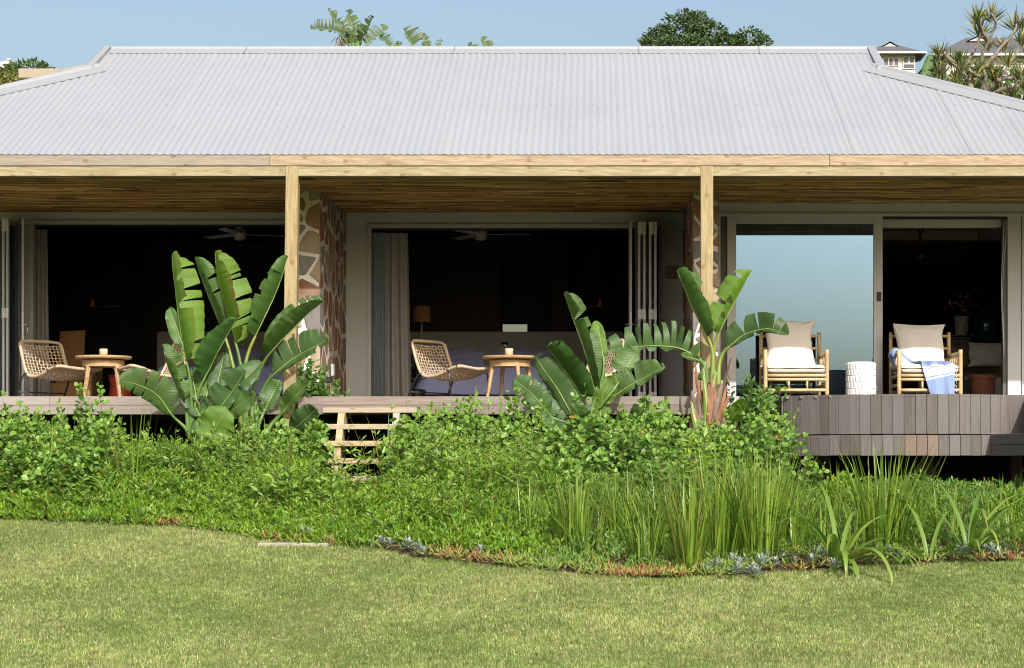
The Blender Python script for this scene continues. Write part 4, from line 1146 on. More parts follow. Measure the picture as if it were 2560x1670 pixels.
# lamps
t = thing('bedside_lamp', 'bedside lamp with wood toned drum shade left of the middle bed', 'lamp', (XX(1054,28.9), 28.9, DK))
MB().lathe([(.125,0),(.125,.22),(.122,.22),(.122,0)], (XX(1054,28.9),28.9,ZZ(806,28.9)), 24).build('lamp_shade', pmat('veneer_shade', (.45,.26,.12), (.36,.20,.09), 8, .7), t, smooth=False)
MB().tube([(XX(1054,28.9),28.9,DK),(XX(1054,28.9),28.9,ZZ(804,28.9))], .012, 8).build('stem', MAT['steel'], t)
for px, py, lb in ((1500, 757, 'small cone wall lamp right of the middle bed'), (232, 758, 'small cone wall lamp deep in the left room')):
    x = XX(px,29.4); z = ZZ(py,29.4)
    t = thing('wall_lamp', lb, 'wall lamp', (x, 29.4, z), 'cone wall lamps')
    MB().lathe([(.048,-.055),(.044,-.05),(.006,.07),(.003,.075)], (x,29.4,z), 18).build('cone', pmat('copper_cone', (.75,.36,.15), None, 4, .4), t, smooth=True)
    MB().box(x-.30 if px > 1000 else x-.02, x-.06 if px > 1000 else x+.42, 29.39, 29.41, z-.055, z-.035).build('shelf', MAT['darkwood'], t)
    box_part('inner_wall', MAT['room'], house, x-.4, x+.6, 29.46, 29.49, DK, 3.2, 0)
# left room: rattan armchair and red stool
MAT['wicker'] = pmat('dark_wicker', (.40,.235,.10), (.24,.13,.055), 60, .8, .4, 120)
t = thing('wicker_armchair', 'dark wicker armchair inside the left room behind the rope chair', 'armchair', (XX(165,26.9), 26.9, DK))
x0, x1 = XX(122,26.9), XX(190,26.9)
m = MB(); m.add([(x0,27.25,DK+.33),(x1,27.25,DK+.33),(x1-.02,27.45,ZZ(825,27.4)),(x0,27.45,ZZ(828,27.4)),(x0,27.31,DK+.33),(x1,27.31,DK+.33),(x1-.02,27.51,ZZ(825,27.4)),(x0,27.51,ZZ(828,27.4))], [(0,1,2,3),(7,6,5,4),(0,4,5,1),(1,5,6,2),(2,6,7,3),(3,7,4,0)]); m.build('backrest', MAT['wicker'], t, bevel=.008)
MB().box(x0, x1+.25, 26.7, 27.3, DK+.12, DK+.33).build('seat', MAT['wicker'], t, bevel=.015)
for s_ in (x0+.03, x1+.2): 
    for yy in (26.74, 27.24): MB().box(s_-.02, s_+.02, yy-.02, yy+.02, DK, DK+.119).build('leg', MAT['darkwood'], t)
MB().box(x1+.16, x1+.25, 26.7, 27.3, DK+.331, DK+.52).build('arm', MAT['wicker'], t, bevel=.01)
t = thing('red_stool', 'terracotta red drum stool inside the left room', 'stool', (XX(300,26.8), 26.8, DK))
MB().lathe([(.10,0),(.14,.02),(.15,.14),(.12,.30),(.14,.38),(.13,.40)], (XX(300,26.8),26.8,DK), 28).build('body', pmat('red_lacquer', (.55,.08,.03), (.45,.06,.025), 3, .5), t, smooth=True)
MB().lathe([(.12,0),(.145,.0),(.145,.025),(.12,.03)], (XX(300,26.8),26.8,DK+.40), 28).build('seat', pmat('red_lacquer_top', (.36,.06,.02), None, 3, .4), t)
# right room
MAT['sofa'] = pmat('pale_sofa_linen', (.60,.56,.50), (.55,.51,.46), 5, .95, .2, 200)
t = thing('sofa', 'pale sofa inside the right room behind the armchair', 'sofa', (XX(2440,27.5), 27.6, DK))
sx0, sx1 = XX(2425,27.3), 6.2
MB().box(sx0, sx1, 27.2, 28.2, DK+.12, DK+.42).build('seat', MAT['sofa'], t, bevel=.04, seg=3)
MB().box(sx0, sx1, 28.0, 28.35, DK+.421, ZZ(862,28)).build('backrest', MAT['sofa'], t, bevel=.06, seg=3)
for x in (sx0+.1, sx1-.1): MB().box(x-.03, x+.03, 27.3, 27.36, DK, DK+.121).build('leg', MAT['darkwood'], t)
sh = pmat('shaggy_wool', (.80,.76,.68), (.50,.47,.41), 45, 1, 1.0, 60)
pat = pmat('patterned_cushion', (.32,.21,.14), (.06,.04,.03), 9, .95)
for px, w, h, mt, lb in ((2475, .62, .33, sh, 'shaggy cream cushion on the sofa'), (2405, .46, .34, pat, 'dark patterned cushion beside the shaggy one')):
    o = scatter_cushion('sofa_cushion', w, h, .16, mt, .06, px % 5); o.location = (XX(px,27.5), 27.35+.25*(px < 2450), ZZ(915,27.5)-(.02)); o.rotation_euler = (math.radians(-12),0,.1); tag(o, lb, 'cushion')
o = scatter_cushion('sofa_cushion', .36, .26, .14, None, .05, 3)
sm, nd, lk, b = newmat('black_white_stripe'); mp = coords(nd, lk, rand=False); wv = nd.new('ShaderNodeTexWave'); wv.bands_direction = 'Z'; wv.inputs['Scale'].default_value = 7; wv.inputs['Distortion'].default_value = 1; lk.new(mp.outputs[0], wv.inputs[0]); r_ = ramp(nd, [(.6, (.02,.02,.02)), (.8, (.16,.15,.14))]); lk.new(wv.outputs[0], r_.inputs[0]); lk.new(r_.outputs[0], b.inputs['Base Color'])
o.data.materials.append(sm); o.location = (XX(2400,28.0), 28.0, ZZ(884,28)); tag(o, 'black striped cushion at the back of the right room', 'cushion')
t = thing('drum_table', 'terracotta drum side table in the right room doorway', 'side table', (XX(2457,26.3), 26.3, DK))
tc_ = pmat('terracotta', (.45,.17,.09), (.36,.13,.07), 3, .7)
MB().lathe([(.14,0),(.15,.0),(.15,.36),(.14,.36)], (XX(2457,26.3),26.3,DK), 32).build('base', tc_, t)
MB().lathe([(.15,0),(.178,.0),(.178,.05),(.15,.05)], (XX(2457,26.3),26.3,DK+.36), 32).build('table_top', tc_, t)
t = thing('console_table', 'dark red console table behind the sofa', 'console', (XX(2430,29.0), 29.0, DK))
cz = ZZ(858, 29.0)
MB().box(XX(2385,29.0), XX(2560,29.0)+.4, 28.7, 29.2, cz-.05, cz).build('table_top', pmat('oxblood', (.10,.02,.015), None, 3, .5), t, bevel=.004)
for x in (XX(2390,29.0), XX(2560,29.0)+.35): MB().box(x, x+.05, 28.75, 29.15, DK, cz-.0505).build('leg', MAT['darkwood'], t)
vx = XX(2404,28.9)
t = thing('tall_vase', 'pale ribbed collar vase on the console table', 'vase', (vx, 28.9, cz))
MB().lathe([(.07,0),(.075,.01),(.095,.20),(.088,.30),(.085,.31)], (vx,28.9,cz), 28).build('body', pmat('grey_ceramic', (.70,.67,.63), None, 4, .6), t, smooth=True)
m = MB()
for k in range(26):
    a = 2*math.pi*k/26; m.obox((vx+.085*math.cos(a), 28.9+.085*math.sin(a), cz+.335), (.008*math.sin(a),-.008*math.cos(a),0), (.012*math.cos(a),.012*math.sin(a),0), (0,0,.03))
m.build('collar', pmat('cream_ceramic', (.80,.75,.68), None, 4, .6), t)
fl = thing('dried_flowers', 'dried cream and wine red flowers standing in the ribbed vase', 'flowers', (vx, 28.9, cz+.31))
m = MB(); P = []
for k in range(16):
    a = rnd(0, 6.28); r_ = rnd(.05, .26); tip = Vector((vx+r_*math.cos(a)+.02, 28.9+.4*r_*math.sin(a), cz+rnd(.45,.68)))
    m.tube([(vx,28.9,cz+.25), (vx+(tip.x-vx)*.4, 28.9, cz+.42), tip], .003, 5); P += [tuple(tip+Vector((rnd(-.03,.03), rnd(-.03,.03), rnd(-.03,.03)))) for _ in range(7)]
m.build('stems', pmat('dry_stem', (.10,.03,.025), None, 3, .8), fl)
P = np.array(P); n = len(P); V, fc, k = leaf_cloud(P, RNG.normal(0,1,(n,3)), RNG.normal(0,1,(n,3)), RNG.uniform(.03,.07,n), RNG.uniform(.025,.05,n), T_ROUND)
pe = np_mesh('petals', V, fc, MAT['far_leaf'], np.repeat(mixcol((.35,.07,.06),(.85,.62,.50), (RNG.random(n) > .65)*1.0), k, 0), fl); tag(pe, kind='stuff')
gx = XX(2465,28.95); gl = pmat('bottle_green_glass', (.01,.12,.08), (.006,.06,.04), 5, .05, spec=.8)
o = MB().lathe([(.06,0),(.13,.02),(.175,.14),(.175,.30),(.14,.42),(.07,.47),(.05,.47)], (gx,28.95,cz), 36).build('green_vase', gl, None, smooth=True); tag(o, 'big dark green glass vase on the console table', 'vase')
dx_ = XX(2418,28.7)
t = thing('reed_diffuser', 'small black bottle with reed sticks before the ribbed vase', 'diffuser', (dx_, 28.72, cz))
MB().lathe([(.03,0),(.034,.005),(.034,.07),(.012,.09),(.012,.11)], (dx_,28.72,cz), 20).build('bottle', MAT['rod'], t, smooth=True)
m = MB()
for a in (-.06,-.03,0,.03,.05): m.tube([(dx_,28.72,cz+.08),(dx_+a,28.72,cz+.24)], .0025, 5)
m.build('reeds', MAT['twig'], t)
for px, lb in ((2235, 'dark round woven wall disc left of the flowers'), (2365, 'dark round woven wall disc behind the flowers')):
    x = XX(px,30.2); z = ZZ(780,30.2)
    m = MB()
    for q in range(7): 
        rr = .42-.055*q; m.tube([(x+rr*math.cos(a), 30.22-.004*q, z+rr*math.sin(a)) for a in np.linspace(0, 2*math.pi, 37)], .05, 6, cap=False)
    o = m.build('woven_disc', MAT['room'], None, smooth=True); tag(o, lb, 'wall disc', 'woven discs on the back wall')
# potted palm hint beside the middle curtain
t = thing('potted_palm', 'dark potted palm beside the linen curtain', 'palm', (XX(1040,26.9), 26.9, DK))
MB().lathe([(.09,0),(.12,.02),(.13,.24),(.11,.25)], (XX(1040,26.9),26.9,DK), 20).build('pot', MAT['rod'], t)
V0, D0 = [], []
for k in range(70):
    a = rnd(0, 6.28); el = rnd(.1, 1.2); V0.append((XX(1040,26.9), 26.9, DK+rnd(.3,.62))); D0.append((math.cos(a)*math.cos(el), math.sin(a)*math.cos(el), math.sin(el)))
V0, D0 = np.array(V0), np.array(D0); V, fc, k = leaf_cloud(V0, D0, RNG.normal(0,1,(70,3))+[0,0,2], RNG.uniform(.18,.34,70), np.full(70,.022), T_LANCE)
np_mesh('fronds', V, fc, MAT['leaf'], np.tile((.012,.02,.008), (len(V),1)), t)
# ================================================================== paddle-leaved plants
def paddle(parent, Y, root, base, tip, h1, h2, via=(), mat='banana', dY=0.0, tears=0, seed=0, stalk='stalk', sr=.013, curl=14, gap=.10, n=40, m_=7, rootY=None, rag=9):
    """one leaf: stalk from root to base, blade along base..via..tip; h = (angle towards the viewer, half width in photo px)"""
    rs = random.Random(seed*13+int(tip[0])); sc_ = Y/F
    keys = [base] + list(via) + [tip]; K = len(keys)-1
    mid = catmull([W(p[0], p[1], Y+dY*k/K) for k, p in enumerate(keys)], n+1)
    mid = [p + Vector((rs.uniform(-.0015,.0015), .01*math.sin(i*.3+seed), 0)) for i, p in enumerate(mid)]
    T = [(mid[min(i+1,n)]-mid[max(i-1,0)]).normalized() for i in range(n+1)]
    L = sum((mid[i+1]-mid[i]).length for i in range(n))
    def at(t):
        f = max(0, min(t, 1))*n; i = min(int(f), n-1); q = f-i
        return mid[i].lerp(mid[i+1], q), T[i].lerp(T[i+1], q).normalized()
    mb = MB(); uv = []
    for hi, (phi, wpx) in enumerate((h1, h2)):
        if not wpx: continue
        wm = wpx*sc_
        nt = tears if hi == 0 else max(0, tears//2)
        cuts_ = [0.0] + sorted(rs.uniform(.12, .95) for _ in range(nt)) + [1.0]
        cuts_ = [c for k, c in enumerate(cuts_) if k == 0 or c-cuts_[k-1] > .03 or k == len(cuts_)-1]
        for a, b in zip(cuts_[:-1], cuts_[1:]):
            cols = max(3, int((b-a)*n)); c = (a+b)/2; dp = rs.uniform(-rag, rag) if nt else 0; g = gap if nt else 0
            g *= rs.uniform(.4, 1.6); short = rs.uniform(.86, 1.0) if nt else 1
            rows_ = []
            for i in range(cols+1):
                t0 = a+(b-a)*i/cols; row = []
                for j in range(m_+1):
                    s_ = j/m_
                    lo = 0 if a == 0 else g; hi_ = 0 if b == 1 else g
                    t = t0 + (lo*(1-(t0-a)/(b-a)) - hi_*((t0-a)/(b-a)))*(b-a)*s_
                    P_, Tt = at(t)
                    v = Vector((0,-1,0)); v = (v - Tt*v.dot(Tt)).normalized(); r_ = Tt.cross(v)
                    w = wm*(1.93*t**.46*(1-t)**.62 if 0 < t < 1 else 0)*short
                    ang = math.radians(phi + (dp + (curl if phi > 0 else -curl)*s_)*s_)
                    d = v*math.cos(ang)+r_*math.sin(ang)
                    rip = .006*math.sin(t*L*70+hi*2+seed)*s_*s_ + .012*math.sin(t*11+seed*1.7)*s_*s_
                    nn = v*math.sin(ang)-r_*math.cos(ang)
                    fwd = Tt*(w*.10*s_)
                    row.append(P_ + d*(w*s_) + nn*rip + fwd); uv.append((t*L, s_*wm*(1 if hi else -1)*1.0))
                rows_.append(row)
            o_phi = (h2, h1)[hi][0]; flip = math.sin(math.radians(o_phi-phi)) < 0      # upper side faces the inside of the fold
            if flip:
                rows_ = rows_[::-1]; C_ = m_+1; blk = uv[-len(rows_)*C_:]; uv[-len(rows_)*C_:] = [q for k in range(len(rows_)-1, -1, -1) for q in blk[k*C_:(k+1)*C_]]
            mb.grid(rows_)
    mb.uv = uv
    lf = mb.build('leaf', MAT[mat], parent, smooth=True)
    q = MB(); q.tube([mid[i] + Vector((0,-.002,0)) for i in range(0, n+1, 2)], [.0085*(1-i/n*.85) for i in range(0, n+1, 2)], 6); q.build('midrib', MAT['midrib'], lf, smooth=True)
    if root:
        rY = rootY or Y
        r0 = W(root[0], root[1], rY); b0 = mid[0]; t0 = T[0]; L2 = (b0-r0).length
        c1 = r0 + Vector((0,0,L2*.4)); c2 = b0 - t0*L2*.35
        pts = [(r0*(1-u)**3 + c1*3*u*(1-u)**2 + c2*3*u*u*(1-u) + b0*u**3) for u in np.linspace(0, 1, 12)] + [mid[1]]
        q = MB(); q.tube(pts, [sr*(1.9-1.05*k/12) for k in range(13)], 9); q.build('stalk', MAT[stalk], lf, smooth=True)
    return lf
def plant_base(px, Y): return (XX(px, Y), Y, float(gz(Y)))

YL = 21.15
sl1 = thing('paddle_plant', 'tall paddle leaved plant with broad leaves before the left doorway', 'plant', plant_base(478, YL))
L_ = [ # root, base, tip, half1, half2, via, material, dY, tears
 ((478,1095),(465,903),(430,636),(106,84),(20,96),[(448,800),(434,690)],'banana_bright',.05,5),
 ((470,1090),(456,862),(424,768),(-70,26),(60,18),[],'banana',.1,1),
 ((476,1095),(458,1003),(405,861),(96,52),(15,40),[(425,930)],'banana',-.1,2),
 ((474,1098),(430,1038),(298,952),(80,58),(-95,34),[(392,988),(345,962)],'banana',-.3,4),
 ((482,1095),(512,945),(591,796),(-98,54),(-30,62),[(545,880)],'banana_dark',-.15,1),
 ((488,1098),(522,1052),(615,925),(-84,62),(60,24),[(565,1000)],'banana_dark',-.2,2),
 ((492,1098),(535,1038),(586,968),(-80,30),(70,22),[],'banana',-.1,0),
 ((488,1100),(514,1000),(535,925),(75,30),(-80,32),[],'banana_bright',.15,0),
 ((484,1100),(492,1002),(478,922),(70,26),(-80,14),[],'banana',.12,0),
]
L_ += [((486,1098),(545,1020),(655,905),(-84,44),(50,30),[(600,960)],'banana_dark',.1,1), ((484,1100),(500,1040),(450,950),(80,40),(-50,26),[],'banana_dark',.1,1), ((494,1100),(560,1040),(640,985),(-80,40),(70,26),[],'banana',-.2,1), ((488,1098),(540,985),(560,880),(80,30),(-70,30),[],'banana_dark',.2,1)]
for k, (r, b, tp_, h1, h2, vi, mt, dY, te) in enumerate(L_): paddle(sl1, YL, r, b, tp_, h1, h2, vi, mt, dY, te, k+1, rootY=YL+.05)
paddle(sl1, YL-.35, (500,1130), (513,1118), (569,1022), (78,46), (-82,54), [(540,1068)], 'banana_bright', -.05, 0, 21, sr=.008)
paddle(sl1, YL-.30, (500,1130), (503,1118), (492,1048), (70,24), (-80,24), [], 'banana', -.05, 0, 22, sr=.008)
YL2 = 21.45
sl2 = thing('paddle_plant', 'tall golden stalked paddle leaved plant beside the left post', 'plant', plant_base(612, YL2))
L_ = [
 ((604,1150),(562,838),(487,644),(76,62),(18,60),[(533,770),(505,700)],'banana',.05,2,'stalk_gold'),
 ((612,1150),(589,857),(538,628),(104,84),(22,108),[(568,780),(544,695)],'banana_bright',-.05,5,'stalk'),
 ((622,1150),(637,842),(720,640),(-92,62),(-24,58),[(668,780),(702,700)],'banana',.05,4,'stalk_gold'),
 ((630,1150),(670,888),(810,752),(-86,64),(-22,74),[(720,835),(765,790)],'banana',-.1,3,'stalk'),
 ((640,1150),(690,932),(821,846),(-86,60),(75,18),[(735,895),(785,868)],'banana_dark',-.2,5,'stalk'),
 ((668,1090),(706,1032),(773,950),(-80,36),(62,16),[(735,995)],'banana',-.3,1,'stalk'),
 ((690,1110),(728,1080),(792,1022),(-80,36),(80,28),[],'banana_dark',-.3,0,'stalk'),
]
L_ += [((640,1120),(660,1030),(700,950),(-80,34),(60,20),[],'banana_dark',.05,1,'stalk'), ((620,1120),(600,1020),(560,955),(80,34),(-60,22),[],'banana_dark',.1,1,'stalk')]
for k, (r, b, tp_, h1, h2, vi, mt, dY, te, sk) in enumerate(L_): paddle(sl2, YL2, r, b, tp_, h1, h2, vi, mt, dY, te, k+31, sk, sr=.016)
YM = 21.3
sm_ = thing('paddle_plant', 'low spreading paddle leaved plant before the middle doorway', 'plant', plant_base(1445, YM))
L_ = [
 ((1455,1080),(1490,985),(1410,732),(96,54),(26,58),[(1462,880),(1428,785)],'banana',.0,2),
 ((1470,1080),(1508,895),(1494,803),(-75,30),(75,16),[],'banana_bright',.15,0),
 ((1448,1080),(1462,1003),(1364,864),(78,46),(28,76),[(1425,945),(1385,890)],'banana_dark',-.15,1),
 ((1444,1080),(1428,1035),(1338,890),(-105,28),(72,58),[(1395,975),(1360,925)],'banana_dark',-.05,2),
 ((1466,1080),(1500,1042),(1536,940),(78,36),(-75,26),[(1508,985)],'banana_bright',-.05,1),
 ((1475,1080),(1548,948),(1596,870),(-88,46),(88,22),[],'banana',.1,2),
 ((1480,1080),(1535,990),(1664,917),(-86,52),(80,16),[(1590,955)],'banana',-.1,5),
 ((1440,1082),(1372,1035),(1284,948),(80,42),(-84,40),[(1330,985)],'banana_dark',-.15,6),
 ((1446,1095),(1426,1100),(1438,1022),(62,18),(-60,14),[],'banana',-.35,0),
 ((1456,1095),(1466,1090),(1430,1000),(85,32),(-60,10),[],'banana_dark',-.25,0),
 ((1500,1090),(1584,1068),(1616,996),(-80,30),(80,20),[],'banana',-.2,1),
 ((1436,1090),(1402,1082),(1318,972),(80,52),(-60,32),[(1365,1025)],'banana_dark',.05,2),
]
for k, (r, b, tp_, h1, h2, vi, mt, dY, te) in enumerate(L_): paddle(sm_, YM, r, b, tp_, h1, h2, vi, mt, dY, te, k+51)
YQ = 21.62
sr_ = thing('paddle_plant', 'paddle plant with a fibrous orange trunk before the right post', 'plant', plant_base(1772, YQ))
L_ = [
 ((1778,985),(1768,842),(1692,675),(96,60),(24,60),[(1738,785),(1707,712)],'banana',.0,1,None),
 ((1786,985),(1796,836),(1880,676),(-96,66),(-22,44),[(1822,782),(1858,715)],'banana_bright',.0,4,None),
 ((1796,985),(1822,868),(1972,836),(-72,54),(80,14),[(1862,836),(1920,822)],'banana_dark',-.25,6,None),
 ((1768,975),(1742,893),(1492,882),(74,74),(-100,16),[(1700,871),(1640,865),(1565,869)],'banana_dark',-.15,20,None),
 ((1800,1085),(1812,1072),(1863,997),(-82,26),(78,22),[],'banana_bright',-.3,1,None),
 ((1752,950),(1757,905),(1700,884),(70,12),(-80,8),[],'banana',-.1,0,None),
]
for k, (r, b, tp_, h1, h2, vi, mt, dY, te, sk) in enumerate(L_): paddle(sr_, YQ, r, b, tp_, h1, h2, vi, mt, dY, te, k+71, 'stalk_gold' if k < 3 else 'stalk', sr=.018, gap=(.30 if k == 3 else .16), rag=(26 if k in (2, 3) else 10))
# trunk: layered old leaf sheaths
m = MB(); m.tube([W(1772,1150,YQ), W(1772,1080,YQ), W(1776,1010,YQ), W(1782,960,YQ)], [.09,.115,.135,.075], 14); m.build('trunk', MAT['sheath_brown'], sr_, smooth=True)
def sheath(a, b, c, w, mt, yo):
    """strap clasping the trunk, from a up to c"""
    P = catmull([W(*a, YQ+yo), W(*b, YQ+yo), W(*c, YQ+yo*.6)], 12); rows_ = []
    for i, p in enumerate(P):
        k = i/11; ww = w*(1-.78*k**1.3); t = (P[min(i+1,11)]-P[max(i-1,0)]).normalized(); r_ = t.cross(Vector((0,-1,0))).normalized()
        rows_.append([p + r_*(ww*u) + Vector((0, (u*u)*ww*.9 + .006*math.sin(u*9+i), 0)) for u in np.linspace(-1, 1, 9)])
    MB().grid(rows_).build('sheath', MAT[mt], sr_, smooth=True)
rs_ = random.Random(19)
for k in range(52):
    u = -1+2*((k*.618) % 1); b0 = (1772+u*25+rs_.uniform(-6,6), 1108+rs_.uniform(-20,25)); h_ = rs_.uniform(60, 175)*(1.05-.35*abs(u))
    c0 = (b0[0]+u*rs_.uniform(22,52)*(h_/150)+rs_.uniform(-6,6), b0[1]-h_); m0 = (b0[0]+u*16*(h_/150)+rs_.uniform(-5,5), b0[1]-h_*.5)
    mt = rs_.choices(['sheath_orange','sheath_grey','sheath_brown','stalk_gold'], [3,4,3,1.2])[0]
    sheath(b0, m0, c0, rs_.uniform(.02, .06), mt, -.09-.10*(1-abs(u))-rs_.uniform(0,.03))
for k, (a, b, c, w, mt, yo) in enumerate([((1752,1000),(1742,950),(1738,900),.022,'sheath_orange',-.10), ((1798,1000),(1814,945),(1828,893),.022,'sheath_brown',-.09), ((1774,1040),(1778,990),(1790,930),.05,'stalk_gold',-.12), ((1786,1050),(1796,1000),(1806,950),.045,'stalk_gold',-.13), ((1790,1060),(1806,1010),(1816,965),.03,'sheath_orange',-.17)]): sheath(a, b, c, w, mt, yo)

# ================================================================== shrubs and ground cover
def ripple(x, y): return .5*np.sin(x*2.1+1.3*np.sin(y*1.7))+.3*np.sin(x*5.3+y*3.1)+.2*np.sin(x*9.7-y*7.3)
def sprigs(name, label, cat, X, Y, H, size, cols, seed, per=20, tpl=T_ROUND, mat='leaf', kind='stuff', parent=None, aspect=.86, lo=.15, upz=.6):
    r = np.random.default_rng(seed); n = len(X)
    g = gz(Y) + .02
    lean = r.normal(0, .10, (n, 2)) + np.array([.02, -.05])
    k = r.uniform(0, 1, (n, per))**.75; k = lo+(1-lo)*k
    s = k*H[:, None]
    P = np.stack([X[:, None]+lean[:, :1]*s, Y[:, None]+lean[:, 1:]*s, g[:, None]+s], -1)
    az = r.uniform(0, 2*np.pi, (n, per)); el = r.normal(.45, .3, (n, per)) + .5*(k > .93)
    D = np.stack([np.cos(az)*np.cos(el), np.sin(az)*np.cos(el), np.sin(el)], -1)
    N = np.stack([r.normal(0, .4, (n, per)), r.normal(-.35, .4, (n, per)), np.full((n, per), upz)], -1)
    L = size*r.uniform(.65, 1.15, (n, per))*(1-.30*(k > .9))
    P, D, N, L, k = P.reshape(-1, 3), D.reshape(-1, 3), N.reshape(-1, 3), L.ravel(), k.ravel()
    P = P + D*.012
    V, fc, q = leaf_cloud(P, D, N, L, L*aspect, tpl)
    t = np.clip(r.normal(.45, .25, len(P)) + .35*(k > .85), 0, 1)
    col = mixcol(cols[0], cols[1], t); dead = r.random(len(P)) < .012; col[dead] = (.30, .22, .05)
    tint = np.repeat(col, q, 0)
    # stems
    top = np.stack([X+lean[:, 0]*H, Y+lean[:, 1]*H, g+H*.97], -1); bot = np.stack([X, Y, g-.02], -1); w = np.array([.0028, 0, 0])
    SV = np.stack([bot-w, bot+w, top+w*.4, top-w*.4], 1).reshape(-1, 3); SF = np.arange(n*4).reshape(-1, 4) + len(V)
    V = np.concatenate([V, SV]); tint = np.concatenate([tint, np.tile((.12,.075,.05), (len(SV), 1))])
    o = np_mesh(name, V, [fc, SF], MAT[mat], tint, parent)
    return tag(o, label, cat, kind=kind) if label else o
def field(x0, x1, y0, y1, dens, seed):
    r = np.random.default_rng(seed); n = int((x1-x0)*(y1-y0)*dens)
    return r.uniform(x0, x1, n), r.uniform(y0, y1, n), r
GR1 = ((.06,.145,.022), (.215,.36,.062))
# middle mass of round leaves
X, Y, r = field(-2.45, 2.0, 19.75, 21.85, 175, 1)
e = edge_Y(X); pxx = X*F/Y+CX
keep = (Y > np.maximum(19.9+.25*np.sin(X*2.2), e+1.3)) & ~((pxx > 815) & (pxx < 985) & (Y > 19.6)) & (pxx < 1960)
keep &= ~((pxx > 1640) & (Y > 21.75))
X, Y = X[keep], Y[keep]
H = (.78 + .20*ripple(X*1.2, Y) - .42*np.clip((20.7-Y)/.9, 0, 1))*r.uniform(.66, 1.17, len(X)); H = np.maximum(H, .2)
pxx = X*F/Y+CX
H *= np.where((pxx > 1230) & (pxx < 1640), 1.08, 1.0)*np.where(pxx < 1010, .85, 1.0)*np.where((pxx > 1680) & (pxx < 1850), .80, 1.0)
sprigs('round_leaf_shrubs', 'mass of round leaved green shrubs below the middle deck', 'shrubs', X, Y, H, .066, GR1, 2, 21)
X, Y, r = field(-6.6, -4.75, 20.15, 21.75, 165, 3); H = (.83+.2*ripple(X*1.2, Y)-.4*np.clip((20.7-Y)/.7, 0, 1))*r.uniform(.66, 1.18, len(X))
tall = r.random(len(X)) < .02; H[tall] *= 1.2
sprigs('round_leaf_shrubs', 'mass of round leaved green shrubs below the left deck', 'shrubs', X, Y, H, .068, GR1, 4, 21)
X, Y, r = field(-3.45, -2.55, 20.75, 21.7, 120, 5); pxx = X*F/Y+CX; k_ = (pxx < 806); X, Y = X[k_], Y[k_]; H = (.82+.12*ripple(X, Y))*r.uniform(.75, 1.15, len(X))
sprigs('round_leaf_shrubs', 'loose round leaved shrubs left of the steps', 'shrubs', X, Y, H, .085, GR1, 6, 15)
# patches of a coarser, yellower species mixed in
r0 = np.random.default_rng(81); cx0 = r0.uniform(-6.0, 1.5, 13); cy0 = edge_Y(cx0)+r0.uniform(.7, 2.2, 13)
k_ = ~((cx0*F/cy0+CX > 780) & (cx0*F/cy0+CX < 1010) & (cy0 > 19.6)); cx0, cy0 = cx0[k_], cy0[k_]
X = (cx0[:, None]+r0.normal(0, .16, (len(cx0), 9))).ravel(); Y = (cy0[:, None]+r0.normal(0, .14, (len(cx0), 9))).ravel(); H = np.clip(.16+.36*(Y-edge_Y(X)), .14, .85)*r0.uniform(.9, 1.25, len(X))
sprigs('coarse_leaf_shoots', 'coarse yellow green shoots scattered through the planting bed', 'shrubs', X, Y, H, .09, ((.075,.17,.02), (.23,.36,.045)), 82, 16, T_OVAL, aspect=.38, lo=.45)
# narrow-leaved taller shrubs round the feet of the left paddle plants, and shoots standing out of the ground cover
X, Y, r = field(-5.0, -3.0, 20.35, 21.75, 130, 71); H = (.62+.14*ripple(X*1.4, Y))*r.uniform(.7, 1.12, len(X))
sprigs('willow_leaf_shrubs', 'mass of narrow leaved shrubs round the feet of the left paddle plants', 'shrubs', X, Y, H, .075, ((.05,.13,.016), (.20,.33,.045)), 72, 34, T_LANCE, aspect=.26, lo=.2)
X, Y, r = field(-6.6, -.6, 18.2, 20.9, 36, 73); e = edge_Y(X); pxx = X*F/Y+CX; k_ = (Y > e+.25) & ~((pxx > 770) & (pxx < 1005) & (Y > 19.4)); X, Y, e = X[k_], Y[k_], e[k_]; H = np.clip(.08+.34*(Y-e), .08, .60)*r.uniform(.7, 1.45, len(X))
sprigs('willow_leaf_shoots', 'narrow leaved shoots standing out of the bright ground cover', 'shrubs', X, Y, H, .07, ((.07,.16,.018), (.25,.38,.05)), 74, 26, T_LANCE, aspect=.27, lo=.35)
# sprigs that stand up alone
def lone(pxs, pys, Ys, label, seed, size=.07, per=24, group=None):
    X = np.array([XX(p, Ys) for p in pxs]); Y = np.full(len(X), Ys); H = np.array([ZZ(p, Ys)-float(gz(Ys)) for p in pys])
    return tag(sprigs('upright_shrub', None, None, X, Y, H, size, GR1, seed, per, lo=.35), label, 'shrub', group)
lone([195,208,222,238], [975,958,968,985], 20.9, 'tall round leaved sprig rising in front of the left deck', 7)
lone([275,288,262], [978,972,990], 20.9, 'round leaved sprig beside the big low leaf on the left deck edge', 8)
lone([1308,1315,1322], [985,978,1000], 20.9, 'round leaved sprig rising before the middle deck beside the paddle leaves', 9)
lone([1462,1478,1490,1500], [995,975,985,1000], 20.7, 'round leaved sprig standing in front of the middle paddle plant', 10)
lone([1608,1625,1640,1652], [1000,1010,1030,1020], 20.9, 'round leaved sprig in front of the right end of the deck', 11)
lone([1950,1962,1975,1940], [1085,1075,1090,1110], 20.4, 'pale green shrub at the corner of the curved deck', 12, .06, 26)
lone([1990,2005,2020], [1150,1155,1165], 20.0, 'small pale shrub below the curved deck corner', 13, .06, 22)
lone([2045,2052], [1168,1175], 20.0, 'single round leaved sprig against the dark void under the deck', 14, .055, 18)
lone([1840,1860,1880], [1035,1040,1050], 20.9, 'upright round leaved shrub right of the orange trunk', 15, .06, 26)
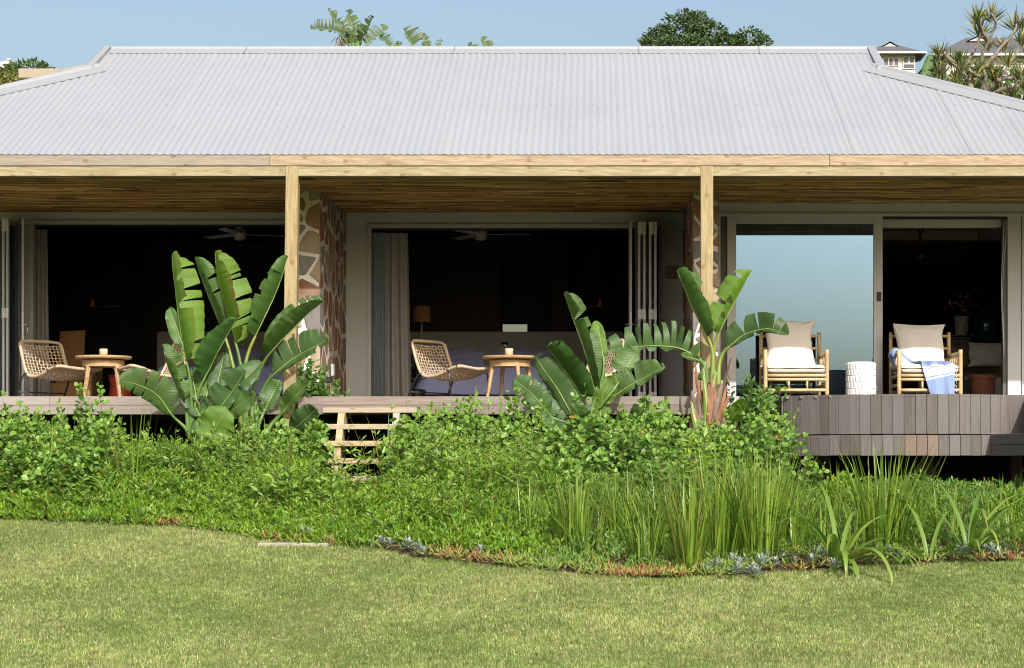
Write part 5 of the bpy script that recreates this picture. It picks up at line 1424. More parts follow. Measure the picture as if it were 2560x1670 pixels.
# glossy darker shrubs beside the piers
def glossy(pxs, pys, Yd, label, seed):
    r = np.random.default_rng(seed); n = len(pxs)*9
    X = np.repeat([XX(p, Yd) for p in pxs], 9)+r.normal(0, .05, n); Y = np.full(n, Yd)+r.normal(0, .12, n); H = np.repeat([ZZ(p, Yd) for p in pys], 9)-gz(Y)
    H = H*r.uniform(.75, 1.02, n)
    t = thing('evergreen_shrub', label, 'shrub', (float(X.mean()), Yd, float(gz(Yd))))
    sprigs('foliage', None, None, X, Y, H, .085, ((.045,.11,.02), (.12,.24,.045)), seed, 44, T_OVAL, 'leaf', None, t, .5, .45)
glossy([742,758,775,795,815], [905,885,900,935,965], 22.75, 'glossy green shrub between the left post and the stone pier', 21)
glossy([1835,1855,1875,1895,1915,1930], [955,940,955,975,985,1000], 22.5, 'glossy dark green shrub left of the curved deck', 22)
lone([1930,1938,1944], [965,950,960], 22.3, 'thin glossy sprig in front of the first bamboo armchair leg', 23, .085, 7)
# narrow-leaved ground cover
def cover(name, label, X, Y, top, r, cols, L0=.056, per=14, seed=0, low=.45):
    n = len(X); g = gz(Y)+.01
    hz = top*r.uniform(low, 1.05, n)
    C = np.stack([X, Y, g+hz], -1)
    az = r.uniform(0, 2*np.pi, (n, per)); el = r.uniform(.25, 1.45, (n, per))
    D = np.stack([np.cos(az)*np.cos(el), np.sin(az)*np.cos(el)-.12, np.sin(el)], -1)
    P = C[:, None, :] + r.normal(0, .016, (n, per, 3)) - np.array([0, 0, .02])
    N = np.stack([r.normal(0, .5, (n, per)), r.normal(-.3, .5, (n, per)), np.full((n, per), .8)], -1)
    L = L0*r.uniform(.6, 1.25, (n, per))
    P, D, N, L = P.reshape(-1, 3), D.reshape(-1, 3), N.reshape(-1, 3), L.ravel()
    V, fc, q = leaf_cloud(P, D, N, L, L*r.uniform(.22, .34, len(L)), T_LANCE)
    shade = np.repeat(np.clip(.5+.35*ripple(X*.7, Y*.9)+r.normal(0, .2, n), 0, 1), per)
    t = np.clip(shade*.6 + r.random(len(L))*.5, 0, 1)
    col = mixcol(cols[0], cols[1], t); yl = r.random(len(L)) < .03; col[yl] = (.30, .30, .04); dd = r.random(len(L)) < .015; col[dd] = (.26, .12, .05)
    o = np_mesh(name, V, fc, MAT['leaf'], np.repeat(col, q, 0)); return tag(o, label, 'ground cover', kind='stuff')
GR2 = ((.055,.14,.012), (.24,.39,.035))
X, Y, r = field(-6.7, -1.95, 18.0, 21.3, 760, 31); e = edge_Y(X); pxx = X*F/Y+CX
k_ = (Y > e-.03+.12*r.random(len(X))) & (pxx < 1000) & ~((pxx < 270) & (Y > 20.75)) & ~((pxx > 870) & (Y > 20.2))
X, Y = X[k_], Y[k_]; e = e[k_]; pxx = pxx[k_]
top = np.minimum(.045+.33*(Y-e), .50+.0*X)*(1+.34*ripple(X*1.9, Y*2.4)) * np.where(pxx > 560, .82, 1.0); top = np.maximum(top, .04); top = np.where((pxx > 770) & (pxx < 1005), np.minimum(top, .30), top)
cover('bright_ground_cover', 'bright green narrow leaved ground cover spreading over the left bed', X, Y, top, r, GR2, seed=1, low=.3)
X, Y, r = field(-2.1, -.2, 17.4, 20.3, 720, 33); e = edge_Y(X); pxx = X*F/Y+CX
k_ = (Y > e+.22+.2*r.random(len(X))) & (pxx > 900) & (pxx < 1400-160*(r.random(len(X))**2)) & ~((pxx < 985) & (Y > 20.0))
X, Y, e = X[k_], Y[k_], e[k_]
top = np.clip(.07+.22*(Y-e-.2), .05, .5)*(1+.25*ripple(X*1.6, Y*2)); top = np.maximum(top, .05)
cover('bright_ground_cover', 'bright green narrow leaved ground cover in the middle of the bed', X, Y, top, r, GR2, seed=2)
X, Y, r = field(-.6, 4.6, 16.2, 21.2, 210, 35); e = edge_Y(X); pxx = X*F/Y+CX
k_ = (Y > e+.10+.3*r.random(len(X))) & (pxx > 1330) & ~((pxx > 1960) & (Y < e+.7) & (r.random(len(X)) < .6)); X, Y, e = X[k_], Y[k_], e[k_]; pxx = pxx[k_]
top = np.maximum(np.clip(.05+.15*(Y-e), .04, .42)*(1+.3*ripple(X*2, Y*2))*np.where(pxx > 1960, .62, 1), .04)
cover('sparse_ground_cover', 'sparse green ground cover growing between the upright blades on the right', X, Y, top, r, ((.075,.165,.028), (.19,.32,.055)), .05, 11, 3)
# bright bushy mounds at the right
for px, py, Yd, lb, sd_ in ((2528,1235,19.3,'bushy bright green mound at the far right of the bed',41), (2310,1255,19.6,'bushy green mound under the curved deck',42), (2105,1190,19.8,'narrow leaved green bush left of the tall blades under the deck',43)):
    r = np.random.default_rng(sd_); n = 170; xc_ = XX(px, Yd); h = ZZ(py, Yd)-float(gz(Yd)); rr = .26
    a = r.uniform(0, 6.28, n); q = np.sqrt(r.random(n))*rr; X = xc_+q*np.cos(a); Y = Yd+q*np.sin(a)
    o = cover('leafy_bush', None, X, Y, h*(1-.75*(q/rr)**2)*r.uniform(.9, 1.1, n), r, GR2, .075, 16, sd_, .25); del o['kind']; tag(o, lb, 'bush')

# ---- fleshy red and orange fingers along the lawn edge
T_FING = (np.array([(0,.5,0),(0,-.5,0),(0,0,-.7),(.55,.55,.05),(.55,-.55,.05),(.55,0,-.7),(1,0,.25)]), np.array([(0,3,4),(0,4,1),(1,4,5),(1,5,2),(2,5,3),(2,3,0),(3,6,4),(4,6,5),(5,6,3)]))
r = np.random.default_rng(51); n = 620
px = np.concatenate([r.uniform(380, 1280, 260), r.uniform(1250, 1860, 250), r.uniform(1850, 2560, 110)]); Xc = np.interp(px, [p for p, _ in EDGE], EX)
# recompute X at that pixel on the edge line
Xe = Xc; off = np.abs(r.normal(0, .42, n))+.03; Ye = edge_Y(Xe)+off
per = 8
az = r.uniform(0, 6.28, (n, per)); el = r.uniform(.1, 1.15, (n, per)); D = np.stack([np.cos(az)*np.cos(el), np.sin(az)*np.cos(el), np.sin(el)], -1).reshape(-1, 3)
P = np.stack([Xe, Ye, gz(Ye)+.03], -1)[:, None, :] + r.normal(0, 1, (n, per, 3))*np.array([.045, .045, .008])
L = r.uniform(.045, .095, n*per)
V, fc, q = leaf_cloud(P.reshape(-1, 3), D, np.tile((0, -.2, 1.), (n*per, 1)), L, L*.15+.003, T_FING)
hot = np.repeat(np.clip(.45+.5*np.sin(Xe*4.3)+r.normal(0, .25, n), 0, 1), per); t = np.clip(hot*.8+r.normal(0, .22, n*per), 0, 1)
col = np.where((t > .74)[:, None], mixcol((.30,.155,.06), (.24,.075,.05), r.random(n*per)), mixcol((.15,.25,.045), (.33,.27,.07), np.clip(t*1.3, 0, 1)))
tint = np.repeat(col, q, 0)
o = np_mesh('sour_fig', V, fc, MAT['fleshy'], tint); tag(o, 'red orange and green fleshy finger leaves along the lawn edge', 'succulents', kind='stuff')
# ---- litter and dry bark chips on the open soil
r = np.random.default_rng(52); n = 5200; Xc = r.uniform(-3.6, 4.6, n); Yc = edge_Y(Xc)+r.uniform(-.02, 1.6, n)
V, fc, q = leaf_cloud(np.stack([Xc, Yc, gz(Yc)+.045], -1), np.stack([r.normal(0,1,n), r.normal(0,1,n), r.normal(0,.15,n)], -1), np.tile((0,0,1.), (n,1)), r.uniform(.015,.05,n), r.uniform(.006,.016,n), T_LANCE)
o = np_mesh('leaf_litter', V, fc, MAT['far_leaf'], np.repeat(mixcol((.10,.06,.035), (.34,.25,.16), r.random(n)**1.5), q, 0)); tag(o, 'dry brown leaf litter and chips on the bed soil', 'litter', kind='stuff')
# ---- silver rosettes
def rosette(seed):
    r = np.random.default_rng(seed); n = 22
    az = np.arange(n)*2.4+r.normal(0, .2, n); el = np.linspace(.15, 1.25, n)+r.normal(0, .1, n)
    D = np.stack([np.cos(az)*np.cos(el), np.sin(az)*np.cos(el), np.sin(el)], -1); L = np.linspace(.085, .05, n)*r.uniform(.8, 1.2, n)
    V, fc, q = leaf_cloud(np.stack([np.zeros(n), np.zeros(n), np.linspace(.01, .045, n)], -1)+D*.006, D, np.tile((0,0,1.), (n,1))-D*.3, L, L*.30, T_OVAL)
    return V, fc, np.repeat(mixcol((.20,.25,.215), (.34,.39,.355), r.random(n)), q, 0)
proto = []
for s_ in range(4):
    V, fc, c = rosette(60+s_); o = np_mesh('silver_rosette', V, fc, MAT['fleshy'], c); proto.append(o)
SP = [(750,1350),(770,1335),(775,1352),(905,1358),(885,1348),(955,1365),(975,1372),(1020,1380),(1045,1388),(1060,1392),(1110,1348),(1125,1345),(1165,1378),(1180,1385),(1200,1395),(1245,1258),(1290,1262),(985,1250),(1365,1345),(1395,1372),(1530,1392),(1545,1400),(1770,1440),(1790,1430),(1830,1418),(1850,1428),(1870,1415),(1885,1432),(1905,1425),(1920,1412),(1940,1420),(1960,1410),(1985,1415),(2010,1408),(2030,1420),(2050,1412),(2070,1402),(1895,1445),(1845,1442),(2190,1390),(2225,1395),(2250,1400),(2400,1398),(2425,1392),(2460,1390),(2480,1396),(2500,1402),(2515,1390),(340,1300),(352,1305),(290,1298),(1880,1440),(2045,1400),(2085,1428)]
used = [False]*4
for k, (px, py) in enumerate(SP):
    Y = ground_Y(py+6)+.05; i = k % 4
    if not used[i]: o = proto[i]; used[i] = True
    else: o = proto[i].copy(); COL.objects.link(o)
    s_ = rnd(.75, 1.35); o.location = (XX(px, Y), Y, float(gz(Y))+.02); o.rotation_euler = (rnd(-.15,.15), rnd(-.15,.15), rnd(0, 6)); o.scale = (s_, s_, s_)
    tag(o, 'small silver grey leaved rosette in the bed by the lawn edge', 'rosette', 'silver rosettes along the bed')

# ---- upright blades (iris-like clumps)
def strap(p, az, L, lean, bend, w, seg=7, fold=.25, droop=2.0):
    """rows of three points along an arching strap leaf"""
    p = Vector(p); d = Vector((math.cos(az), math.sin(az), 0)); side = Vector((-d.y, d.x, 0)); rows_ = []; th = math.pi/2-lean; q = p.copy()
    for i in range(seg+1):
        k = i/seg; ww = w*min(1, .55+1.8*k)*(1-k**3)
        nrm = d*(-math.sin(th)) + Vector((0,0,math.cos(th)))
        rows_.append([q-side*ww+nrm*(ww*fold), q, q+side*ww+nrm*(ww*fold)])
        q = q + (d*math.cos(th)+Vector((0,0,math.sin(th))))*(L/seg); th -= bend/seg*(1+droop*k*k)
    return rows_
def clump(px, py, top_py, nb, spread, label, seed, w=.0085, tilt=.22, group='upright blade clumps in the bed', pyY=None, cols=((.06,.14,.016), (.25,.35,.045)), bend=.18):
    random.seed(seed); Yb = pyY or ground_Y(py); base = W(px, py, Yb); base.z = float(gz(Yb))
    h = ZZ(top_py, Yb)-base.z; V, Fc, tint = [], [], []
    for k in range(nb):
        a = rnd(0, 6.28); rr = spread*math.sqrt(random.random()); p = base+Vector((rr*math.cos(a), rr*.7*math.sin(a), -.02))
        lean = abs(random.gauss(0, tilt)); L = h*rnd(.66, 1.14)/max(.6, math.cos(lean))
        g = strap(p, a+rnd(-.5,.5) if rr > .02 else rnd(0,6.28), L, lean, bend*rnd(-.2, 2.0), w*rnd(.6,1.15), 6, .2)
        n = len(V); c = tuple(np.array(cols[0])*(1-(q := random.random()))+np.array(cols[1])*q)
        if random.random() < .025: c = (.30,.22,.06)
        for i, row in enumerate(g):
            V += [tuple(v) for v in row]; tint += [c if i < 5 or random.random() < .8 else (.24,.25,.07)]*3 if i else [(.24,.30,.06)]*3
        for i in range(6):
            for j in (0, 1): b = n+i*3+j; Fc.append((b, b+1, b+4, b+3))
    o = np_mesh('blade_clump', np.array(V), np.array(Fc), MAT['blade'], np.array(tint), None, True); return tag(o, label, 'plant', group)
CL = [(1440,1388,1170,75,.15,'blade clump nearest the middle of the bed'),(1545,1385,1190,60,.12,'second blade clump from the middle of the bed'),(1610,1424,1240,38,.09,'thin low blade clump near the lawn edge'),
 (1722,1434,1180,70,.12,'bright green blade clump standing closest to the lawn'),(1795,1412,1110,85,.17,'tall blade clump with long stems right of the bright one'),(1655,1380,1175,50,.14,'blade clump behind the thin low one'),
 (1895,1412,1120,95,.15,'tall dense blade clump left of the silver leaves'),(1935,1370,1130,80,.16,'dense blade clump before the curved deck corner'),(2015,1352,1210,45,.14,'short blade clump under the curved deck corner'),(1850,1380,1130,60,.15,'blade clump between the two tall ones')]
for k, (px, py, tp_, nb, sp_, lb) in enumerate(CL): clump(px, py, tp_, nb, sp_, lb, 100+k)
clump(2205,1378,1105,110,.22,'large blade clump against the dark void under the curved deck',120, tilt=.26, w=.010, bend=.3)
clump(2085,1350,1150,18,.08,'few tall single blades left of the large clump under the deck',121, tilt=.14)
clump(2545,1330,1190,26,.14,'blade clump at the far right edge of the bed',122, tilt=.35, bend=.6)
clump(125,1150,1010,16,.10,'sparse dark blades among the left shrubs',123, pyY=20.5, tilt=.2); clump(330,1180,1000,26,.14,'long thin blades in front of the left paddle plant',124, pyY=20.4, tilt=.2, w=.006)
clump(690,1110,1000,34,.10,'fine arching grass tuft right of the left paddle plants',125, pyY=20.9, tilt=.5, w=.005, bend=1.6)
clump(1115,1120,960,4,.02,'two lone long blades in front of the steps',126, pyY=20.7, tilt=.2) if False else None
clump(965,1085,975,4,.02,'few lone blades rising in front of the steps',126, pyY=20.6, tilt=.25, w=.012)
EXTRA = [(560,1300,1215,16),(640,1310,1205,18),(730,1320,1215,18),(820,1335,1230,18),(900,1330,1225,20),(1020,1350,1230,20),(1080,1340,1190,22),(1150,1360,1215,22),(1240,1370,1200,24),(1310,1375,1195,26),(420,1290,1195,14),(210,1280,1190,14),(1490,1400,1215,34),(1575,1372,1180,34),(1640,1405,1205,34),(1690,1390,1175,34),(1760,1395,1160,34),(1820,1395,1150,34),(1870,1350,1120,30),(1970,1385,1190,36),(2050,1380,1200,34),(2140,1385,1195,34),(2260,1370,1160,34),(2360,1365,1190,34),(2480,1360,1190,30),(1380,1360,1215,24),(1530,1330,1170,26),(1740,1340,1130,28),(2300,1345,1190,24),(2540,1370,1220,26)]
for k, (px, py, tp_, nb) in enumerate(EXTRA): clump(px+rnd(-12,12), py, tp_, nb, .13, 'thin green blade tuft filling in between the larger clumps', 140+k, w=.0065, tilt=.30, group='thin blade tufts between the clumps', bend=.45)
random.seed(77)
# ---- strap-leaved lilies: each leaf its own part
def lily(px, py, label, leaves, w=.022, Yd=None):
    Yb = Yd or ground_Y(py); base = W(px, py, Yb); base.z = float(gz(Yb)) if not Yd else base.z
    t = thing('strap_lily', label, 'plant', tuple(base), 'arching strap leaved lilies')
    Lm = max(l for _, l, _, _ in leaves)
    extra = [(rnd(0,360), Lm*rnd(.6,1.0), rnd(.2,.95), rnd(.8,1.9)) for _ in range(int(len(leaves)*1.3))]
    for i, (az, L, lean, bend) in enumerate(list(leaves)+extra):
        a = math.radians(az); rows_ = strap(base+Vector((.02*math.cos(a), .02*math.sin(a), -.02)), a, L*1.12, lean+.14, max(bend*1.05, .85), w*.95*rnd(.8,1.1), 14, .35, 2.2)
        V = np.array([tuple(v) for r_ in rows_ for v in r_]); Fc = np.array([(b, b+1, b+4, b+3) for q in range(14) for b in (q*3, q*3+1)])
        q = random.random(); c = np.array((.085,.18,.03))*(1-q)+np.array((.21,.30,.05))*q
        tint = np.tile(c, (len(V), 1)); tint[-9:] = tint[-9:]*.6+np.array((.30,.20,.05))*.4
        np_mesh('leaf', V, Fc, MAT['blade'], tint, t, True)
lily(965,1345,'arching strap leaved lily in the middle of the bed below the steps', [(180,.62,.35,2.3),(200,.55,.75,1.9),(0,.60,.35,2.0),(-15,.65,.75,1.5),(150,.45,.1,.8),(30,.45,.12,.6),(-30,.55,1.0,1.4),(205,.5,1.1,1.3),(90,.55,.25,1.0),(60,.6,.3,.9)])
lily(1205,1378,'small drooping strap leaved lily with a bare flower stem', [(180,.42,.6,2.2),(0,.36,.35,2.6),(-60,.42,.5,2.8),(-100,.30,.2,1.5),(20,.34,.7,2.0),(150,.26,.2,.8)], .024)
lily(2098,1418,'large strap leaved lily closest to the lawn on the right', [(180,.75,.75,1.6),(200,.6,1.0,1.4),(-20,.75,.55,2.2),(0,.80,.8,1.6),(160,.9,.25,.5),(40,.8,.35,.9),(-70,.5,1.0,1.9),(-110,.45,.9,2.0),(100,.95,.12,.4),(20,1.0,.5,1.9),(190,.85,.3,.7),(70,.8,.35,.6)], .026)
lily(2322,1404,'small strap leaved lily with one brown drooping leaf on the right', [(180,.70,.5,1.6),(0,.6,.45,1.9),(110,.7,.12,.5),(60,.75,.3,.9),(-10,.55,.8,1.6),(195,.42,.7,2.6)], .020)
lily(2422,1392,'large strap leaved lily near the right edge with long arching leaves', [(180,.85,.55,1.2),(170,.95,.35,.8),(0,1.0,.6,.9),(-15,.8,.8,1.7),(20,1.1,.4,.5),(110,.9,.15,.5),(70,.85,.25,.7),(200,.7,.9,1.5),(-40,.7,.9,1.8),(150,1.0,.28,.6),(40,1.0,.35,.9)], .024)
lily(690,1250,'pale strap leaved lily among the ground cover left of the steps', [(180,.45,.5,2.2),(0,.50,.55,1.9),(90,.4,.15,.7),(20,.55,.8,1.5),(150,.4,.25,1.2)], .020, 19.6)
lily(262,1225,'pale strap leaved lily in the left ground cover', [(140,.42,.4,1.6),(170,.35,.5,1.8),(60,.35,.2,.8)], .018, 20.0)
lily(70,1290,'strap leaved lily at the far left of the bed', [(165,.55,.4,1.5),(150,.6,.5,1.3),(20,.35,.3,1.0)], .020, 19.75)

# ---- lawn grass: short mown blades
def grass(name, label, dens, seed, y0=12.8, y1=20.2):
    r = np.random.default_rng(seed); n = int(dens*(y1-y0)*10.6)
    Y = r.uniform(y0, y1, n); X = Y*r.uniform(-.33, .25, n); e = edge_Y(X)
    k_ = Y < e+.05*np.sin(X*9)+.10*r.random(n); X, Y, e = X[k_], Y[k_], e[k_]; n = len(X)
    g = gz(Y)+.012*np.sin(X*1.3+Y*.7)*np.sin(X*.6-Y*.9)
    pt = .5*np.sin(X*1.1+1.7*np.sin(Y*.9))+.35*np.sin(X*2.7-Y*2.1)+.25*np.sin(X*6.1+Y*4.3)
    h = r.uniform(.009, .022, n)*(1+.25*pt*.5)*(1+.8*((e-Y) < .10)*r.random(n)); w = r.uniform(.0018, .0036, n)
    az = r.uniform(0, 6.28, n); ln = np.abs(r.normal(.75, .4, n))
    d = np.stack([np.cos(az)*np.sin(ln), np.sin(az)*np.sin(ln), np.cos(ln)], -1); s = np.stack([-np.sin(az+r.normal(0,.6,n)), np.cos(az), np.zeros(n)], -1)
    B = np.stack([X, Y, g], -1); V = np.stack([B-s*w[:,None], B+s*w[:,None], B+d*h[:,None]*1.5], 1).reshape(-1, 3)
    t = np.clip(.42+.20*pt+r.normal(0, .25, n), 0, 1); straw = r.random(n) < .27+.16*pt
    col = mixcol((.15,.235,.055), (.32,.40,.125), t); col[straw] = mixcol((.40,.37,.17), (.58,.51,.29), r.random(straw.sum()))
    for cs, am in ((.03, .22), (.09, .14), (.45, .10)):
        hsh = np.sin(np.floor(X/cs+.37*np.sin(Y*3))*12.9898+np.floor(Y/cs)*78.233)*43758.5453; hsh -= np.floor(hsh); col = col*(1-am+2*am*hsh)[:, None]
    o = np_mesh(name, V, np.arange(n*3).reshape(-1, 3), MAT['grass'], np.repeat(col, 3, 0)); tag(o, label, 'grass', kind='stuff')
grass('lawn_grass', 'short mown green and straw coloured lawn grass', 11500, 91)
# ================================================================== beyond the roof
def crown(P0, R, n, cols, size, seed, tpl=T_OVAL, shell=.5):
    r = np.random.default_rng(seed); d = unit(r.normal(0, 1, (n, 3))); q = (shell+(1-shell)*r.random(n)**.5)[:, None]
    lump = 1+.14*np.sin(d[:, :1]*7+seed)*np.sin(d[:, 2:]*6+seed*2)+.08*np.sin(d[:, 1:2]*13)
    P = np.asarray(P0)+d*np.asarray(R)*q*lump
    D = d+r.normal(0, .7, (n, 3)); N = r.normal(0, .6, (n, 3))+d+np.array([0,0,.5]); L = size*r.uniform(.6, 1.3, n)
    V, fc, k = leaf_cloud(P, D, N, L, L*.55, tpl)
    return V, fc, np.repeat(mixcol(cols[0], cols[1], np.clip(r.normal(.5, .3, n), 0, 1)), k, 0)
def tree(name, label, cat, blobs, Yt, cols, size, seed, trunk_px, group=None, dens=1.0):
    tx = XX(trunk_px, Yt); g = float(gz(Yt))
    t = thing(name, label, cat, (tx, Yt, g), group); Vs, Fs, Ts = [], [], []; off = 0; m = MB()
    ztop = 0
    for i, (px, py, rx, ry) in enumerate(blobs):
        c = W(px, py, Yt + ((i*7) % 5-2)*.25); s_ = Yt/F; R = (rx*s_, rx*s_*.9, ry*s_)
        n = int(dens*900*(R[0]*R[2])/(size*size)*.0052*10)
        V, fc, tt = crown(c, R, n, cols, size, seed+i); Vs.append(V); Fs.append(fc+off); Ts.append(tt); off += len(V)
        zb = g + (c.z-g)*.55
        m.tube([(tx, Yt, zb), (tx+(c.x-tx)*.5, Yt, zb+(c.z-zb)*.6), (c.x, c.y, c.z)], [.16*size*4, .10*size*4, .03*size*4], 6)
    zb = g + (W(blobs[0][0], blobs[0][1], Yt).z-g)*.56
    m.tube([(tx, Yt, g-.3), (tx+.1, Yt, (g+zb)/2), (tx, Yt, zb)], [.28*size*4, .22*size*4, .17*size*4], 9)
    m.build('trunk', MAT['bark'], t, smooth=True)
    np_mesh('crown', np.concatenate(Vs), np.concatenate(Fs), MAT['far_leaf'], np.concatenate(Ts), t)
DG = ((.035,.065,.022), (.095,.14,.050))
tree('milkwood_tree', 'broad dark green domed tree on the hill behind the roof', 'tree', [(1715,72,62,42),(1650,98,42,30),(1780,92,46,34),(1625,108,24,20),(1810,105,22,26),(1700,112,95,20),(1740,60,40,28)], 110, DG, .20, 301, 1715)
tree('milkwood_tree', 'smaller domed dark green tree right of the broad one', 'tree', [(1875,95,34,22),(1845,104,22,18),(1905,106,22,16)], 112, DG, .20, 311, 1878)
tree('hedge_tree', 'dark green tree behind the beige parapet at the far left', 'tree', [(70,175,50,22),(30,190,40,25),(110,182,26,14)], 62, ((.04,.075,.02), (.12,.16,.05)), .13, 321, 70)
tree('hedge_tree', 'speckled green and yellow bush below the parapet at the far left', 'tree', [(10,205,32,22),(35,200,26,20),(-20,200,30,30)], 55, ((.07,.10,.02), (.24,.22,.05)), .10, 331, 10)
# beige flat-roofed building on the left
def facade_box(t, name, mk, x0, x1, y0, y1, z0, z1, bevel=.0): return MB().box(x0, x1, y0, y1, z0, z1).build(name, MAT[mk], t, bevel=bevel)
MAT['beige'] = pmat('beige_render', (.33,.275,.21), (.30,.25,.19), 2, .9); MAT['beige_d'] = pmat('grey_render', (.36,.32,.26), None, 2, .9)
MAT['white_wall'] = pmat('white_render', (.52,.50,.46), (.48,.46,.42), 2, .9); MAT['slate'] = pmat('grey_tiles', (.11,.11,.115), (.08,.08,.085), 14, .85, .5, 20, stretch=(1,1,4)); MAT['trim'] = pmat('white_trim', (.74,.73,.70), None, 2, .6)
MAT['far_glass'] = pmat('dark_window', (.05,.06,.075), (.07,.08,.10), 3, .35, spec=.4)
Yb = 50.0; g = float(gz(Yb))
t = thing('flat_roofed_building', 'beige parapet of a flat roofed building behind the left hip', 'building', (XX(130,Yb), Yb, g))
facade_box(t, 'wall', 'beige_d', XX(55,Yb), XX(150,Yb), Yb+.2, Yb+8, g-1, ZZ(196,Yb))
facade_box(t, 'parapet', 'beige', XX(45,Yb), XX(148,Yb), Yb, Yb+8, ZZ(196,Yb)+.002, ZZ(171,Yb), .02)
m = MB(); x0, x1 = XX(148,Yb)+.002, XX(262,Yb); m.add([(x0,Yb+.05,ZZ(198,Yb)),(x1,Yb+.05,ZZ(180,Yb)),(x1,Yb+8,ZZ(180,Yb)),(x0,Yb+8,ZZ(198,Yb)),(x0,Yb+.05,ZZ(173,Yb)),(x1,Yb+.05,ZZ(150,Yb)),(x1,Yb+8,ZZ(150,Yb)),(x0,Yb+8,ZZ(173,Yb))], [(0,3,2,1),(4,5,6,7),(0,1,5,4),(1,2,6,5),(2,3,7,6),(3,0,4,7)])
m.build('sloping_parapet', MAT['beige_d'], t); facade_box(t, 'rear_wall', 'beige_d', XX(152,Yb), XX(260,Yb), Yb+.4, Yb+7.9, g-1, ZZ(199,Yb))
Yw = 75.0; g = float(gz(Yw))
t = thing('white_building', 'white gabled wall of a building at the far left edge', 'building', (XX(-20,Yw), Yw, g))
m = MB(); x0, x1 = XX(-90,Yw), XX(24,Yw); m.add([(x0,Yw,g-1),(x1,Yw,g-1),(x1,Yw+6,g-1),(x0,Yw+6,g-1),(x0,Yw,ZZ(172,Yw)),(x1,Yw,ZZ(150,Yw)),(x1,Yw+6,ZZ(150,Yw)),(x0,Yw+6,ZZ(172,Yw))], [(0,3,2,1),(4,5,6,7),(0,1,5,4),(1,2,6,5),(2,3,7,6),(3,0,4,7)])
m.build('wall', MAT['white_wall'], t)
facade_box(t, 'coping', 'trim', XX(19,Yw), XX(26,Yw), Yw-.05, Yw+6.05, ZZ(150,Yw)+.005, ZZ(147,Yw))
# houses on the hill, right
def hill_house(label, Yh, pxl, pxr, py_eave, py_ridge, pr0, pr1, wins, gab=None, base_py=260):
    g = float(gz(Yh)); s_ = Yh/F
    t = thing('hill_house', label, 'house', (XX((pxl+pxr)/2,Yh), Yh, g), 'houses on the hill')
    xl, xr = XX(pxl+6,Yh), XX(pxr-22,Yh); ze = ZZ(py_eave,Yh); dep = (xr-xl)*.9
    facade_box(t, 'wall', 'white_wall', xl, xr, Yh, Yh+dep, g-1, ze+.02)
    el, er = XX(pxl-30,Yh), XX(pxr,Yh); zr_ = ZZ(py_ridge,Yh+dep/2); rl, rr = XX(pr0,Yh), XX(pr1,Yh)
    m = MB(); o_ = 22*s_
    m.add([(el,Yh-o_,ze),(er,Yh-o_,ze),(er,Yh+dep+o_,ze),(el,Yh+dep+o_,ze),(rl,Yh+dep/2,zr_),(rr,Yh+dep/2,zr_)], [(0,1,5,4),(1,2,5),(2,3,4,5),(3,0,4),(3,2,1,0)])
    rf_ = m.build('roof', MAT['slate'], t)
    m = MB(); m.box(el-.05, er+.05, Yh-o_-.12, Yh-o_-.002, ze-3.2*s_, ze+1.5*s_); m.box(er+.002, er+.12, Yh-o_, Yh+dep, ze-3.2*s_, ze+1.5*s_); m.build('gutter', MAT['trim'], rf_)
    if gab:
        gx0, gx1, gy0, gy1 = gab
        m = MB(); yf = Yh+dep*.30; m.add([(XX(gx0,Yh),yf,ZZ(gy0,yf)),(XX(gx1,Yh),yf,ZZ(gy0,yf)),(XX((gx0+gx1)/2,Yh),yf,ZZ(gy1,yf)),(XX(gx0,Yh),yf+dep*.5,ZZ(gy0,yf)),(XX(gx1,Yh),yf+dep*.5,ZZ(gy0,yf)),(XX((gx0+gx1)/2,Yh),yf+dep*.5,ZZ(gy1,yf))], [(1,4,5,2),(0,2,5,3)])
        m.build('dormer', MAT['slate'], rf_)
        m = MB(); m.add([(XX(gx0+5,Yh),yf+.1,ZZ(gy0,yf)),(XX(gx1-5,Yh),yf+.1,ZZ(gy0,yf)),(XX((gx0+gx1)/2,Yh),yf+.1,ZZ(gy1+4,yf))], [(0,1,2)]); m.build('dormer_face', pmat('pale_slate', (.42,.43,.45), None, 3, .8), rf_)
    for (a, b, c, d) in wins:
        w = MB(); x0, x1, z0, z1 = XX(a,Yh), XX(b,Yh), ZZ(d,Yh), ZZ(c,Yh); fw = 1.4*s_
        w.box(x0, x1, Yh-.10, Yh-.003, z1-fw, z1); w.box(x0, x1, Yh-.10, Yh-.003, z0, z0+fw); w.box(x0, x0+fw, Yh-.099, Yh-.004, z0+fw, z1-fw); w.box(x1-fw, x1, Yh-.099, Yh-.004, z0+fw, z1-fw)
        o = w.build('window', MAT['trim'], t); MB().box(x0+fw*.9, x1-fw*.9, Yh-.05, Yh-.02, z0+fw*.9, z1-fw*.9).build('pane', MAT['far_glass'], o)
    return t
hill_house('white house with grey tiled roof right of the ridge end', 170, 2185, 2310, 134.5, 112, 2215, 2248, [(2195,2208,145,166),(2208,2221,145,166),(2221,2233,145,166),(2234,2247,145,166),(2257,2272,142,159),(2272,2286,142,159),(2257,2286,160,173)], (2207,2252,116,103))
hill_house('grey roofed white house behind the spiky tree', 165, 2360, 2680, 140, 94, 2440, 2580, [(2525,2540,148,160),(2541,2556,148,160),(2505,2522,180,190)], (2432,2490,102,88))
